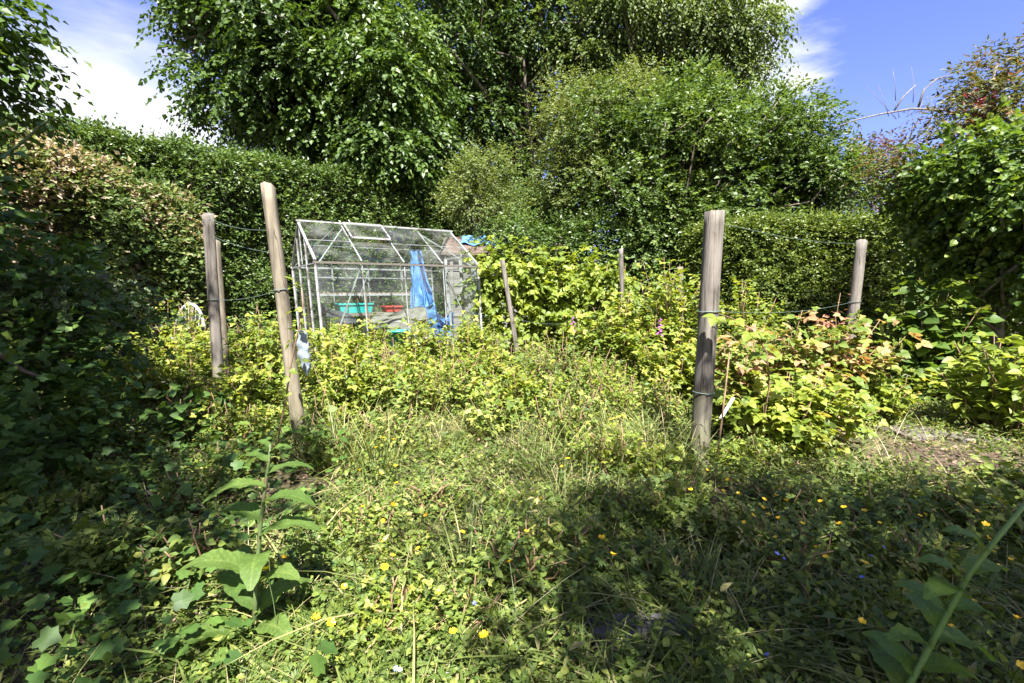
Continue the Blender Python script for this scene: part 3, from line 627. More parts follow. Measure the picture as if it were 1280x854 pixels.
hedge('half_dead_hedge', 'straggly hedge with brown dying leaves on the left', 'hedge', [(-9.5, 3.2), (-6.6, 5.2), (-5.2, 6.6), (-4.55, 7.3)], 3.05, 1.3, 15000, QUAD, .075, 'bramble', .30, .25, spray=True, r=brown,
      hprof=lambda u: 1.02 - .28 * np.clip((u - .55) / .45, 0, 1) ** 1.5)
bush('hedge_mound', 'low clipped grey green mound behind the left front post', 'shrub', atd(318, 6.6), (.5, .35), .95, 22, 60, .05, 'hedge', QUAD)

# ------------------------------------------------------------------ trees
def lobes(specs):
    """(px, py, depth, radius, flatten, boughs) -> crowns with real size"""
    return [(P(px, py, d), (r, r, r * fl), nb) for px, py, d, r, fl, nb in specs]
tree('lime_tree', 'big dark lime tree with drooping leafy boughs behind the greenhouse', 'tree', (-3.4, 12.6, 0), (-3.6, 12.6, 7.5), .30,
     lobes([(390, 20, 11.8, 2.6, .9, 34), (290, 30, 11.5, 1.3, .8, 14), (470, 120, 11.6, 1.9, .8, 26), (350, 130, 11.4, 1.6, .7, 18), (500, 190, 11.4, 1.1, .8, 10), (400, -80, 12.3, 2.8, .8, 20), (255, -40, 11.8, 1.2, .8, 8), (420, 185, 11.6, 1.1, .6, 10)]),
     QUADW, .112, .55, 10, 76, M['lime'], M['bark'], (.55, .95), droop=.65, upw=.75, outw=.3, jit=.4, hang=.3, flat=.5)
tree('dark_tree', 'tall dark tree filling the middle of the sky behind the shrubs', 'tree', (.6, 15.6, 0), (.4, 15.6, 8.5), .36,
     lobes([(560, 60, 15.2, 2.3, 1.1, 26), (660, 30, 15.2, 2.6, 1, 34), (620, 170, 15.4, 2.4, .9, 26), (740, 110, 15.4, 2.0, .9, 18), (540, 190, 15.4, 1.6, .8, 14), (640, -90, 15.6, 3.4, .8, 22), (500, 250, 15.4, 1.6, .7, 16), (510, 90, 15.6, 1.7, 1.1, 18), (500, 150, 16, 1.5, 1, 14), (560, 20, 16.4, 2.2, 1, 20)]),
     QUAD, .120, .62, 9, 60, M['dark'], M['bark'], (.6, 1.1), droop=.6, upw=.7, outw=.3, jit=.45, hang=.25, flat=.3)
tree('pale_tree', 'tall tree with pale hanging foliage at the right of the dark one', 'tree', (4.2, 14.6, 0), (4.0, 14.6, 8), .32,
     lobes([(760, 40, 14, 1.9, 1.1, 24), (830, 60, 14, 1.7, 1, 22), (880, 20, 14, 1.5, .8, 16), (925, 55, 13.8, .95, .7, 9), (720, -40, 14, 2.4, .9, 18), (850, -60, 14.2, 2.2, .7, 16), (790, 150, 14, 1.6, .8, 16), (895, 100, 13.9, .7, .8, 5)]),
     QUAD, .110, .6, 9, 56, M['pale'], M['bark'], (.5, .9), droop=.9, upw=.65, outw=.3, jit=.45, hang=.35, flat=.3)
tree('large_shrub', 'broad green shrub with dark forked branches above the clipped hedge', 'shrub', (2.0, 9.9, 0), (2.6, 9.7, 1.9), .13,
     lobes([(850, 190, 9.4, 1.25, .9, 30), (930, 170, 9.3, 1.05, .9, 24), (800, 250, 9.3, 1.0, .7, 20), (900, 260, 9.0, .95, .6, 20), (1000, 215, 9.2, .85, .9, 20), (1040, 235, 9.2, .5, .8, 9), (1010, 165, 9.3, .4, .8, 7), (770, 170, 9.6, .85, .9, 16), (870, 130, 9.5, .65, .8, 10), (960, 290, 8.9, .6, .5, 10), (880, 210, 9.9, 1.4, .9, 26), (980, 250, 9.8, .9, .7, 16)]),
     QUAD, .080, .32, 8, 50, M['lilac'], M['bark'], (.34, .6), droop=.15, upw=.6, outw=.5, jit=.42)
tree('olive_shrub', 'rounded pale olive shrub in front of the dark tree', 'shrub', (1.1, 10.8, 0), (1.3, 10.7, 2.0), .10,
     lobes([(722, 165, 10.2, .85, .9, 22), (770, 145, 10.2, .8, .8, 18), (712, 240, 10.2, .72, .9, 18), (755, 245, 10.0, .8, .9, 18), (705, 128, 10.4, .3, .8, 5), (790, 115, 10.2, .45, .8, 6), (740, 200, 10.8, 1.0, 1, 20)]),
     QUAD, .060, .32, 8, 54, M['olive'], M['bark'], (.34, .6), droop=.1, upw=.6, outw=.5, jit=.42)
tree('small_shrub', 'small rounded pale shrub beside the tall hedge behind the vine', 'shrub', (-.55, 10.5, 0), (-.55, 10.5, 1.6), .07,
     lobes([(604, 218, 10.2, .48, .9, 16), (596, 255, 10.2, .5, .8, 12), (632, 272, 10.0, .45, .8, 10)]),
     QUAD, .058, .3, 8, 40, M['olive'], M['bark'], (.3, .5), droop=.1, upw=.6, outw=.5, jit=.42)
tree('dark_understorey', 'shaded dark shrub under the broad shrub behind the vine row', 'shrub', (2.1, 9.3, 0), (2.1, 9.3, .8), .05,
     lobes([(650, 300, 9.4, .6, .6, 10), (720, 300, 9.3, .6, .6, 12), (800, 320, 9.2, .6, .8, 12), (870, 330, 8.8, .55, .9, 12), (760, 350, 9.2, .7, .8, 12), (850, 390, 8.6, .6, .9, 14), (780, 310, 9.6, 1.1, .6, 22)]),
     QUAD, .065, .3, 8, 54, M['hedge'], M['bark'], (.34, .55), droop=.2, upw=.6, outw=.5, jit=.42)
tree('purple_tree', 'distant small purple leaved tree above the clipped hedge', 'tree', (8.6, 12.2, 0), (8.4, 12, 2.5), .08,
     lobes([(1075, 215, 11.6, .75, .9, 12), (1100, 250, 11.6, .6, .6, 8), (1050, 240, 11.4, .6, .7, 8)]),
     QUAD, .085, .4, 8, 30, M['purple'], M['bark'], (.3, .5), droop=.2)
tree('climber_mound', 'great arching mound of broad climber leaves at the right edge', 'shrub', (5.3, 5.2, 0), (4.9, 5.0, 1.7), .06,
     lobes([(1215, 218, 4.9, .36, .6, 14), (1270, 205, 4.6, .46, .7, 16), (1255, 280, 4.9, .46, .8, 16), (1190, 255, 5.3, .30, .6, 9), (1285, 320, 4.8, .42, .9, 10), (1225, 315, 5.3, .34, .9, 9), (1330, 250, 4.3, .6, 1, 12), (1200, 330, 5.5, .28, .9, 6), (1275, 390, 5.2, .4, .8, 8), (1160, 235, 5.5, .22, .5, 5), (1140, 255, 5.7, .2, .6, 4)]),
     OVW, .058, .34, 8, 26, M['climb'], M['twig'], (.14, .34), droop=.35, upw=.6, outw=.4, jit=.55, hang=.08)
tree('smoke_bush', 'reddening bush with bare twigs over the climber at the right', 'shrub', (5.9, 5.6, 0), (5.6, 5.5, 2.1), .05,
     lobes([(1245, 130, 5.3, .36, .8, 9), (1280, 120, 5.2, .45, .9, 9), (1215, 150, 5.3, .25, .6, 4), (1195, 175, 5.3, .22, .5, 4), (1160, 185, 5.4, .16, .5, 2), (1255, 95, 5.3, .26, .7, 6), (1225, 110, 5.4, .2, .6, 4), (1275, 80, 5.2, .25, .7, 5), (1140, 205, 5.5, .2, .5, 4), (1110, 215, 5.7, .16, .5, 3)]),
     QUADN, .062, .28, 8, 13, M['cotinus'], M['twig'], (.14, .28), droop=.3, upw=.6, outw=.4, jit=.5)
# trees beside and behind the photographer, whose shade falls on the foreground
tree('shade_tree', 'tree at the far left whose leafy branches reach into the top corner', 'tree', (-5.6, -.6, 0), (-5.2, -.5, 4), .18,
     [((-3.1, .25, 4.6), (1.6, 1.2, .9), 30), ((-1.75, -1.25, 4.6), (1.3, 1.0, .8), 26), ((-5.6, .5, 4.8), (1.4, 1.5, 1.1), 16)] + lobes([(-50, 5, 4.4, .2, .7, 5), (-75, 70, 4.4, .3, .6, 6), (-58, 105, 4.5, .14, .4, 3), (-140, 30, 4.3, .6, .9, 9)]),
     QUADW, .085, .42, 8, 30, M['lime'], M['bark'], (.3, .55), droop=.5, upw=.8, outw=.3, jit=.35, hang=.2)
tree('shade_tree', 'leafy tree just outside the picture shading the right foreground', 'tree', (2.8, -3.4, 0), (2.7, -3.1, 4), .17,
     [((1.8, -1.35, 4.6), (1.4, 1.05, .9), 30), ((3.5, -1.55, 4.7), (1.4, 1.0, .9), 15), ((1.2, -2.4, 4.4), (.9, .8, .7), 14)],
     QUADW, .085, .46, 8, 21, M['lime'], M['bark'], (.3, .55), droop=.5, upw=.8, outw=.3, jit=.35, hang=.2)
# the dark ivy clad shrub close by on the left
tree('ivy_shrub', 'shaded airy ivy clad shrub close by at the left edge', 'shrub', (-3.1, 2.4, 0), (-3.1, 2.4, 1.0), .05,
     lobes([(-10, 345, 2.9, .28, .7, 6), (50, 370, 3.4, .36, .4, 6), (0, 450, 2.7, .32, .8, 8), (80, 425, 3.3, .28, .6, 6), (10, 540, 2.4, .28, .7, 7), (-50, 270, 2.8, .34, .8, 6), (-10, 300, 3.2, .22, .6, 3), (120, 400, 3.9, .24, .4, 4), (60, 510, 3.1, .28, .6, 6)]),
     IVY, .052, .36, 9, 13, M['ivy'], M['bark'], (.12, .26), droop=.25, upw=.8, outw=.3, jit=.45)
tree('variegated_shrub', 'cream edged variegated shrub among the ivy at the left', 'shrub', (-3.3, 3.3, 0), (-3.3, 3.3, .8), .03,
     lobes([(60, 380, 3.05, .18, .7, 4), (100, 395, 3.4, .20, .6, 4), (130, 350, 3.7, .16, .5, 3), (150, 372, 4.2, .18, .6, 3), (95, 440, 3.2, .16, .7, 2)]),
     HOLLY, .055, .2, 7, 12, M['varieg'], M['bark'], (.12, .20), droop=.4, upw=.6, outw=.4, jit=.6)
# pale bare branches over the right hedge
root = thing('bare_branch', 'pale bare arching branch reaching left over the clipped hedge', 'branch', P(1285, 185, 5.4))
mb = MB()
def twig(pts, d, r0, r1):
    Q = np.array([P(x, y, d) for x, y in pts]); mb.tube(Q, np.linspace(r0, r1, len(Q)), 5)
twig([(1290, 165), (1240, 150), (1180, 138), (1140, 136), (1100, 143), (1070, 150), (1042, 160)], 5.4, .015, .005)
twig([(1118, 138), (1130, 120), (1145, 106)], 5.4, .010, .004)
twig([(1148, 134), (1155, 112), (1172, 98), (1190, 94)], 5.4, .012, .004)
twig([(1285, 170), (1240, 165), (1205, 160), (1180, 168), (1150, 180), (1110, 195)], 5.45, .018, .004)
for k in range(34):
    x = RNG.uniform(1110, 1275); y = RNG.uniform(125, 175); a = RNG.uniform(-2.7, -.4); l = RNG.uniform(20, 60)
    twig([(x, y), (x + math.cos(a) * l * .5 + 2, y + math.sin(a) * l * .5), (x + math.cos(a) * l, y + math.sin(a) * l - 4)], RNG.uniform(5.2, 5.6), .004, .0012)
twig([(1230, 130), (1262, 85), (1275, 58), (1290, 50)], 5.4, .008, .003); twig([(1205, 98), (1222, 80), (1228, 58)], 5.4, .007, .003)
mb.build('bough', M['twig'], root, True, root.location)
lv = Leaves()
for x, y in [(1225, 82), (1200, 92), (1262, 72), (1085, 165), (1090, 180), (1150, 148), (1120, 190), (1180, 120), (1165, 160), (1135, 170), (1100, 200), (1205, 115), (1240, 100), (1090, 195), (1130, 215), (1175, 180)]:
    blob_sprays(lv, QUADN, P(x, y, 5.4), (.11, .11, .07), 8, .16, 6, .05, droop=.3)
lv.build('leaves', M['cotinus'], root, False, root.location)
# dead twigs poking out of the lime
root = thing('dead_twigs', 'dark dead twigs sticking out of the lime tree into the sky', 'branch', P(230, 60, 10.6))
mb = MB()
for k in range(14):
    x, y = RNG.uniform(210, 250), RNG.uniform(20, 75); a = RNG.uniform(2.2, 3.6); l = RNG.uniform(12, 32)
    twig([(x + 18, y - 6), (x, y), (x + math.cos(a) * l, y + math.sin(a) * l)], 10.6, .014, .004)
twig([(262, 15), (222, 38), (214, 58), (196, 60)], 10.6, .03, .008)
mb.build('twig_sprays', M['bark'], root, True, root.location)

# ------------------------------------------------------------------ posts
def post(label, top, mid, d, width, base, seed, name='wooden_post', group='weathered wooden posts', ties=(), cut=.02, dt=None):
    """top / mid: pixels on its axis; d: distance of the foot, dt of the top; ties: heights (m) of wire wound round it"""
    t = P(*top, d if dt is None else dt); m = P(*mid, d); ax = (t - m) / (t[2] - m[2]); f = m - ax * m[2]; f[2] = 0
    h = t[2]; root = thing(name, label, 'post', f, group)
    V = []; n = 22; seg = 28; r = width / 2; ph = seed * 1.3
    for i in range(n):
        z = -.12 + (h + .12) * i / (n - 1)
        for k in range(seg):
            a = 2 * math.pi * k / seg
            rr = r * (1.03 - .05 * i / n + .03 * math.sin(3 * a + ph + z * 1.2) + .02 * math.sin(5 * a - z * 3 + ph) + .012 * math.sin(z * 14 + ph))
            rr *= 1 - .10 * (1.6 if dt is None else 1) * math.exp(-((((a - 4.9 + .3 * math.sin(ph) + .12 * math.sin(z * 3)) + math.pi) % (2 * math.pi) - math.pi) / .09) ** 2)   # drying split
            zz = z + (cut * math.cos(a - 1.0 + ph) + (.002 * math.sin(7 * a)) if i == n - 1 else 0)
            V.append(f + ax * zz + np.array([rr * math.cos(a), rr * math.sin(a), 0]))
    V.append(f + ax * (h + .004)); top_i = len(V) - 1
    mb = MB(); Fs = [(i * seg + k, i * seg + (k + 1) % seg, (i + 1) * seg + (k + 1) % seg, (i + 1) * seg + k) for i in range(n - 1) for k in range(seg)]
    Fs += [((n - 1) * seg + k, (n - 1) * seg + (k + 1) % seg, top_i) for k in range(seg)]
    mb.add(V, Fs); o = mb.build('shaft', post_mat('weathered post', base, seed), root, True, f)
    for z, tilt in ties:
        c = f + ax * z; q = []
        for k in range(25):
            a = 2 * math.pi * k / 24; q.append(c + np.array([(r * 1.05 + .003) * math.cos(a), (r * 1.05 + .003) * math.sin(a), tilt * math.cos(a)]))
        MB().tube(q, .0032, 5, False).build('wire_tie', M['wire'], root, True, f)
    return f, ax, h
M['wire'] = plain('green wire', (.10, .14, .125), .6)
M['paleplastic'] = plain('pale plastic', (.62, .66, .68), .35)
GREY = (.125, .113, .102); TAN = (.142, .124, .096)
fA = post('tall grey brown post leaning left in front of the greenhouse corner', (335, 233), (372, 520), 3.0, .080, TAN, 2, ties=((1.10, .004),), cut=.018)
fB = post('sturdy round post with two wire ties nearest on the right', (893, 264), (875, 560), 2.95, .114, GREY, 5, ties=((.97, .002), (.47, -.003)), cut=.006)
fC = post('grey post in front of its twin at the left between hedge and tall post', (260, 268), (271, 440), 3.9, .082, GREY, 9, ties=((1.02, .003),))
fD = post('slim grey post standing close behind another at the left', (269, 300), (280, 440), 4.3, .075, TAN, 13)
fE = post('grey post tilted to the right in front of the clipped hedge', (1077, 302), (1062, 430), 5.0, .100, GREY, 17, ties=((.98, .006),))
fF = post('thin stake leaning left at the left end of the vine row', (628, 326), (640, 400), 6.4, .062, GREY, 21, name='thin_stake', group='thin stakes along the vine row', cut=.01)
fG = post('thin upright stake at the right end of the vine row', (776, 311), (777, 350), 7.6, .07, GREY, 25, name='thin_stake', group='thin stakes along the vine row', cut=.01)
fH = post('short stake behind the tall currant bush left of the sturdy post', (850, 334), (851, 370), 7.2, .085, TAN, 29, name='thin_stake', group='thin stakes along the vine row', cut=.01)
def wire(label, pts, r=.003, sag=.03, name='wire'):
    r = r * .48
    pts = [np.asarray(q, float) for q in pts]; Q = []
    for a, b in zip(pts[:-1], pts[1:]):
        for t in np.linspace(0, 1, 9)[:-1]: Q.append(a + (b - a) * t - UP * sag * math.sin(t * math.pi))
    Q.append(pts[-1]); o = MB().tube(Q, r, 5).build('strand', M['wire'], None, True, origin=pts[0])
    o.name = name; return tag(o, label, 'wire', 'wires strung between the posts')
def onpost(f, z): return f[0] + f[1] * z
wire('green wire from the two left posts to the tall leaning post', [onpost(fC, 1.02), onpost(fA, 1.10), P(395, 388, 6.0)], .0035, .025)
wire('wire running from the top of the left grey post to the tall post top', [onpost(fC, fC[2] - .03), onpost(fA, fA[2] - .26)], .003, .03)
wire('second wire just under the top of the left grey post', [onpost(fC, fC[2] - .16), onpost(fA, fA[2] - .40)], .003, .02)
wire('wire at mid height from the sturdy right post to the tilted post', [onpost(fB, .97), onpost(fE, .98)], .003, .05)
wire('wire from near the top of the sturdy right post towards the clipped hedge', [onpost(fB, fB[2] - .06), onpost(fE, fE[2] - .02)], .003, .04)
wire('slack pale wire looping down from the short stake to the currant bushes', [onpost(fH, fH[2] - .01), P(820, 346, 7.1), P(795, 362, 6.9)], .006, -.03)
wire('slack wire from the top of the thin upright stake into the vine', [onpost(fG, fG[2] - .01), P(755, 320, 7.6), P(745, 330, 7.7)], .005, -.02)
wire('low wire sagging from the leaning thin stake towards the foxglove', [onpost(fF, .75), P(690, 405, 6.2), P(717, 398, 6.1)], .003, .03)

# label stick and cane at the sturdy post
c0 = PZ(894, 592); o = MB().tube([c0, P(903, 520, c0[1] + .03), P(912, 440, c0[1] + .08)], [.006, .006, .004], 6).build('cane', M['cane'], None, True, origin=c0)
tag(o, 'reddish brown garden cane right of the sturdy post', 'cane')
a, b_ = P(917, 497, 2.93), P(901, 523, 2.90); o = MB().bar(a, b_, .022, .003).build('plant_label', plain('white plastic label', (.8, .8, .77), .4), None, origin=(a + b_) / 2)
tag(o, 'white plastic plant label hanging tilted beside the brown cane', 'plant label')
# crumpled pale plastic bag on the tall post
bc = P(380, 437, 2.97); U, V_ = np.meshgrid(np.linspace(0, 2 * math.pi, 25), np.linspace(0, 1, 18), indexing='ij')
rr = .036 * np.sin(np.clip(V_ * 1.02 + .06, 0, 1) * math.pi) ** .45 * (1 + .18 * np.sin(V_ * 26 + np.sin(U * 2)) + .12 * np.sin(3 * U + 9 * V_))
bag = np.stack([bc[0] + rr * np.cos(U) + .025 * (V_ - .5), bc[1] + rr * np.sin(U) * .6, bc[2] + .12 - V_ * .30], -1)
o = MB().grid(bag).build('plastic_bag', plain('crumpled plastic', (.17, .20, .23), .4, var=.3, scale=30), None, True, origin=bc)
tag(o, 'crumpled pale grey plastic bag hanging against the tall leaning post', 'bag')
# thin dark bramble shoot crossing the tall post
root = thing('bramble_shoot', 'dark thin bramble shoot crossing in front of the tall leaning post', 'plant', PZ(345, 575))
Q = [PZ(343, 585)] + [P(x, y, 2.75) for x, y in [(348, 545), (357, 500), (364, 455), (371, 420), (379, 385), (377, 360)]]
MB().tube(Q, np.linspace(.006, .003, len(Q)), 5).build('stem', M['cane'], root, True, root.location)
lv = Leaves(); q = np.array(Q[2:])
lv.spray(OVW, np.repeat(q, 2, 0), rvec(len(q) * 2), .07, 3, .045, droop=.2); lv.build('leaves', M['rasp'], root, False, root.location)

# a few single shoots that stand out
reseed('shoots')
root = thing('raspberry_shoot', 'tall raspberry shoot with bright leaves against the sturdy right post', 'plant', P(950, 520, 3.05) * [1, 1, 0])
Q = [np.array(root.location), P(962, 480, 3.05), P(958, 440, 3.0), P(940, 412, 2.95), P(915, 398, 2.88), P(898, 392, 2.84)]
MB().tube(Q, np.linspace(.006, .0025, 6), 6).build('stem', M['cane'], root, True, root.location)
q = np.array([Q[5], Q[4], Q[4], Q[3], Q[3], Q[2], Q[2], Q[1]]); dq = np.array([[-.5, -.6, -.35], [.2, -.9, -.3], [-.3, .5, -.2], [.8, -.4, -.3], [-.6, -.6, -.4], [.9, .1, -.2], [-.9, -.2, -.3], [.8, -.5, 0]])
Leaves().add(TRIN, q, dq, np.tile(np.array([0., -.3, 1.]), (8, 1)) + RNG.normal(size=(8, 3)) * .15, rnd(8, .11, .15), rnd(8, .2, .6)).build('leaves', M['rasp'], root, True, root.location)
root = thing('near_twig', 'dark twig with a bud end poking in close by at the left edge', 'branch', P(-40, 225, 1.7))
MB().tube([P(-40, 225, 1.7), P(5, 195, 1.7), P(32, 175, 1.72), P(50, 158, 1.73), P(66, 146, 1.74)], [.007, .006, .005, .0045, .004], 6).build('stem', M['stem'], root, True, root.location)
q = np.array([P(66, 146, 1.74), P(50, 158, 1.73), P(32, 175, 1.72), P(10, 192, 1.7), P(-5, 202, 1.7)]).repeat(2, 0)
Leaves().add(OVW, q, rvec(10) * [1, 1, .4] + np.array([.3, 0, -.1]), np.tile(UP, (10, 1)) + RNG.normal(size=(10, 3)) * .3, rnd(10, .03, .07)).build('leaves', M['ivy'], root, True, root.location)
M['redleaf'] = leaf_mat('crimson leaves', [(0, (.10, .02, .03)), (1, (.20, .025, .045))], .45, .35, tint=(1.2, .7, .8))
root = thing('crimson_sprig', 'crimson sprig of leaves on the reddening bush at the upper right', 'branch', P(1235, 122, 5.1)); lv = Leaves(); mb = MB()
for x, y in ((1228, 125), (1238, 118), (1212, 124), (1231, 140), (1222, 132)):
    blob_sprays(lv, QUADW, P(x, y, 5.05), (.035, .035, .025), 3, .06, 4, .034); mb.tube([P(1240, 150, 5.25), P(x, y, 5.08)], [.004, .002], 5)
mb.build('twig', M['twig'], root, True, root.location); lv.build('leaves', M['redleaf'], root, False, root.location)

# ------------------------------------------------------------------ greenhouse
AL = plain('dull aluminium', (.30, .30, .31), .5, metal=.3, second=(11, .52, (.14, .13, .115)), scale=14); GL = glass_mat()
DARKW = plain('dark weathered rail', (.09, .08, .07), .8)
g0 = np.array([-2.47, 6.25, 0.0]); gu = nrmz(np.array([.84, .54, 0.])); gn_ = np.array([-gu[1], gu[0], 0.]); GLn, GW, GE, GR = 2.36, 1.78, 1.45, 2.06
def gp(u, w, z): return g0 + gu * u + gn_ * w + UP * z - gu * .055 * (z - GE * .5)     # the old frame leans a little to the left
gh = thing('greenhouse', 'old aluminium and glass greenhouse leaning slightly to the left', 'greenhouse', g0)
def gbar(name, a, b, w=.035, h=None, mat=None): return MB().bar(a, b, w * .66, None if h is None else h * .7).build(name, mat or AL, gh, origin=g0)
def gpane(a, b, c, d, name='glass_pane', off=.0, parent=None):
    a, b, c, d = (np.asarray(q, float) for q in (a, b, c, d)); n = np.cross(b - a, d - a); n /= np.linalg.norm(n); k = n * .002
    ctr = (a + b + c + d) / 4; V = [q + (ctr - q) * .012 + s * k + n * off for s in (-1, 1) for q in (a, b, c, d)]
    return MB().add(V, [(3, 2, 1, 0), (4, 5, 6, 7), (0, 1, 5, 4), (1, 2, 6, 5), (2, 3, 7, 6), (3, 0, 4, 7)]).build(name, GL, parent or gh, origin=g0)
us = [0, GLn * .25, GLn * .5, GLn * .75, GLn]; ridge = lambda u: gp(u, GW / 2, GR)
for u in (0, GLn):
    for w in (0, GW): gbar('corner_post', gp(u, w, 0), gp(u, w, GE - .016), .045)
    gbar('gable_rafter', gp(u, 0, GE + .025), ridge(u) + UP * -.02, .045, .04); gbar('gable_rafter', gp(u, GW, GE + .025), ridge(u) + UP * -.02, .045, .04)
    gbar('tie_bar', gp(u, .03, GE - .01), gp(u, GW - .03, GE - .01), .028); gbar('base_sill', gp(u, .03, .05), gp(u, GW - .03, .05), .045, .08)
for w in (0, GW):
    gbar('eave_bar', gp(-.03, w, GE), gp(GLn + .03, w, GE), .05, .042, DARKW if w == 0 else AL); gbar('base_sill', gp(.03, w, .05), gp(GLn - .03, w, .05), .045, .08)
    for u in us[1:-1]: gbar('glazing_bar', gp(u, w, .09), gp(u, w, GE - .022), .022)
    for i in range(4):
        gpane(gp(us[i], w, .09), gp(us[i + 1], w, .09), gp(us[i + 1], w, .78), gp(us[i], w, .78)); gpane(gp(us[i], w, .78), gp(us[i + 1], w, .78), gp(us[i + 1], w, GE - .02), gp(us[i], w, GE - .02), off=.006)
    for u in us[1:-1]: gbar('roof_bar', gp(u, w, GE + .03), ridge(u) - UP * .025, .024)
    s = 0 if w == 0 else 1
    mid = lambda u, f: gp(u, w + (GW / 2 - w) * f, GE + (GR - GE) * f + .018)
    for i in range(4):
        gpane(mid(us[i], .02), mid(us[i + 1], .02), mid(us[i + 1], .5), mid(us[i], .5))
        if not (w == 0 and i == 1): gpane(mid(us[i], .5), mid(us[i + 1], .5), mid(us[i + 1], .97), mid(us[i], .97), off=.006)
        if i != 1 or w: gbar('lap_strip', mid(us[i], .5), mid(us[i + 1], .5), .010)
gbar('ridge_bar', ridge(-.03) + UP * .012, ridge(GLn + .03) + UP * .012, .05, .035)
gbar('brace', gp(.02, .035, .12), gp(us[1] - .01, .035, GE - .04), .022); gbar('brace', gp(us[3] + .03, .035, GE - .05), gp(GLn - .03, .035, .12), .022)
ins = lambda u, f: gp(u, GW / 2 * f, GE + (GR - GE) * f - .035)
gbar('brace', ins(.04, .03), ins(us[1], .95), .024); gbar('brace', ins(us[3], .95), ins(GLn - .05, .03), .024)
gbar('brace', gp(.04, GW - .05, GE + .03), gp(us[1] - .1, GW / 2 + .08, GR - .06), .02); gbar('brace', gp(us[1] + .1, GW - .035, .3), gp(us[2], GW - .035, GE - .05), .018)
gbar('wall_rail', gp(.03, GW - .04, 1.30), gp(GLn - .03, GW - .04, 1.30), .028)
for u in us[1:-1]: gbar('purlin_strut', gp(u, GW - .06, GE - .2), gp(u, GW - .06, GE), .02)
# gable ends: left one glazed with upright bars, right one with the door
for w in (.55, 1.15):
    for u in (0, GLn):
        zt = GE + (GR - GE) * (1 - abs(w - GW / 2) / (GW / 2)) - .03; gbar('gable_bar', gp(u, w, .09), gp(u, w, zt), .034)
gbar('gable_bar', gp(0, GW / 2, GE + .01), gp(0, GW / 2, GR - .03), .02)
for u in (0, GLn):
    for a, b_ in ((0.02, .55), (.55, 1.15), (1.15, GW - .02)):
        if u and a == .55: continue
        gpane(gp(u, a, .09), gp(u, b_, .09), gp(u, b_, GE - .03), gp(u, a, GE - .03))
gpane(gp(0, .1, GE + .05), gp(0, GW / 2 - .02, GE + .05), gp(0, GW / 2 - .02, GR - .06), gp(0, .12, GE + .08)); gpane(gp(0, GW - .1, GE + .05), gp(0, GW / 2 + .02, GE + .05), gp(0, GW / 2 + .02, GR - .06), gp(0, GW - .12, GE + .08))
dr = thing('door', None, None); dr.parent = gh
mbd = MB(); dz = lambda w, z: gp(GLn - .02, w, z)
for a, b_ in (((.57, .1), (.57, 1.62)), ((1.13, .1), (1.13, 1.62)), ((.57, 1.62), (1.13, 1.62)), ((.57, .12), (1.13, .12)), ((.57, .85), (1.13, .85))): mbd.bar(dz(*a), dz(*b_), .04, .03)
# the door stands slid aside; its two uprights show inside as the tall white post
C.objects.unlink(dr); bpy.data.objects.remove(dr)
mbd.build('door_frame', AL, gh, origin=g0)
gbar('door_post', gp(us[3] + .13, .10, .05), gp(us[3] + .10, .10, GE + .10), .05)
# roof vent, lifted a little
v0 = lambda u, f, l=.02: gp(u, GW / 2 * f, GE + (GR - GE) * f + .03 + l)
ua, ub = us[1] + .015, us[2] - .015
vt = MB().bar(v0(ua, .50, .05), v0(ub, .50, .05), .026).bar(v0(ua, .95), v0(ub, .95), .022).bar(v0(ua, .51, .05), v0(ua, .945), .020).bar(v0(ub, .51, .05), v0(ub, .945), .020).build('roof_vent', AL, gh, origin=g0)
gpane(v0(ua, .52, .05), v0(ub, .52, .05), v0(ub, .94), v0(ua, .94), 'vent_pane', parent=vt)

# --- what stands inside it
def gi(u, w, z): return gp(u, w, z)
st = thing('staging_bench', 'slatted bench of rusty slats along the back of the greenhouse', 'bench', gi(.9, 1.45, 0))
mb = MB()
for k in range(22):
    u = .08 + k * .078; mb.bar(gi(u, 1.22, 1.045), gi(u, 1.66, 1.045), .045, .015)
mb.build('slatted_top', plain('rusty slats', (.20, .13, .10), .8, second=(14, .5, (.33, .25, .2))), st, origin=st.location)
MB().bar(gi(.05, 1.22, 1.022), gi(1.82, 1.22, 1.022), .03).bar(gi(.05, 1.66, 1.022), gi(1.82, 1.66, 1.022), .03).build('bench_rail', AL, st, origin=st.location)
for u in (.07, .95, 1.8):
    for w in (1.22, 1.66): MB().bar(gi(u, w, 0), gi(u, w, 1.005), .028).build('leg', plain('brown leg', (.16, .10, .07), .8), st, origin=st.location)
MB().bar(gi(.05, 1.22, .70), gi(1.82, 1.22, .70), .025).bar(gi(.05, 1.66, .70), gi(1.82, 1.66, .70), .025).box(gi(.93, 1.44, .722), (.86, .2, .008), [gu, gn_, UP]).build('lower_shelf', plain('shelf board', (.14, .12, .10), .8), st, origin=st.location)
TEAL = plain('turquoise plastic', (.02, .34, .33), .35)
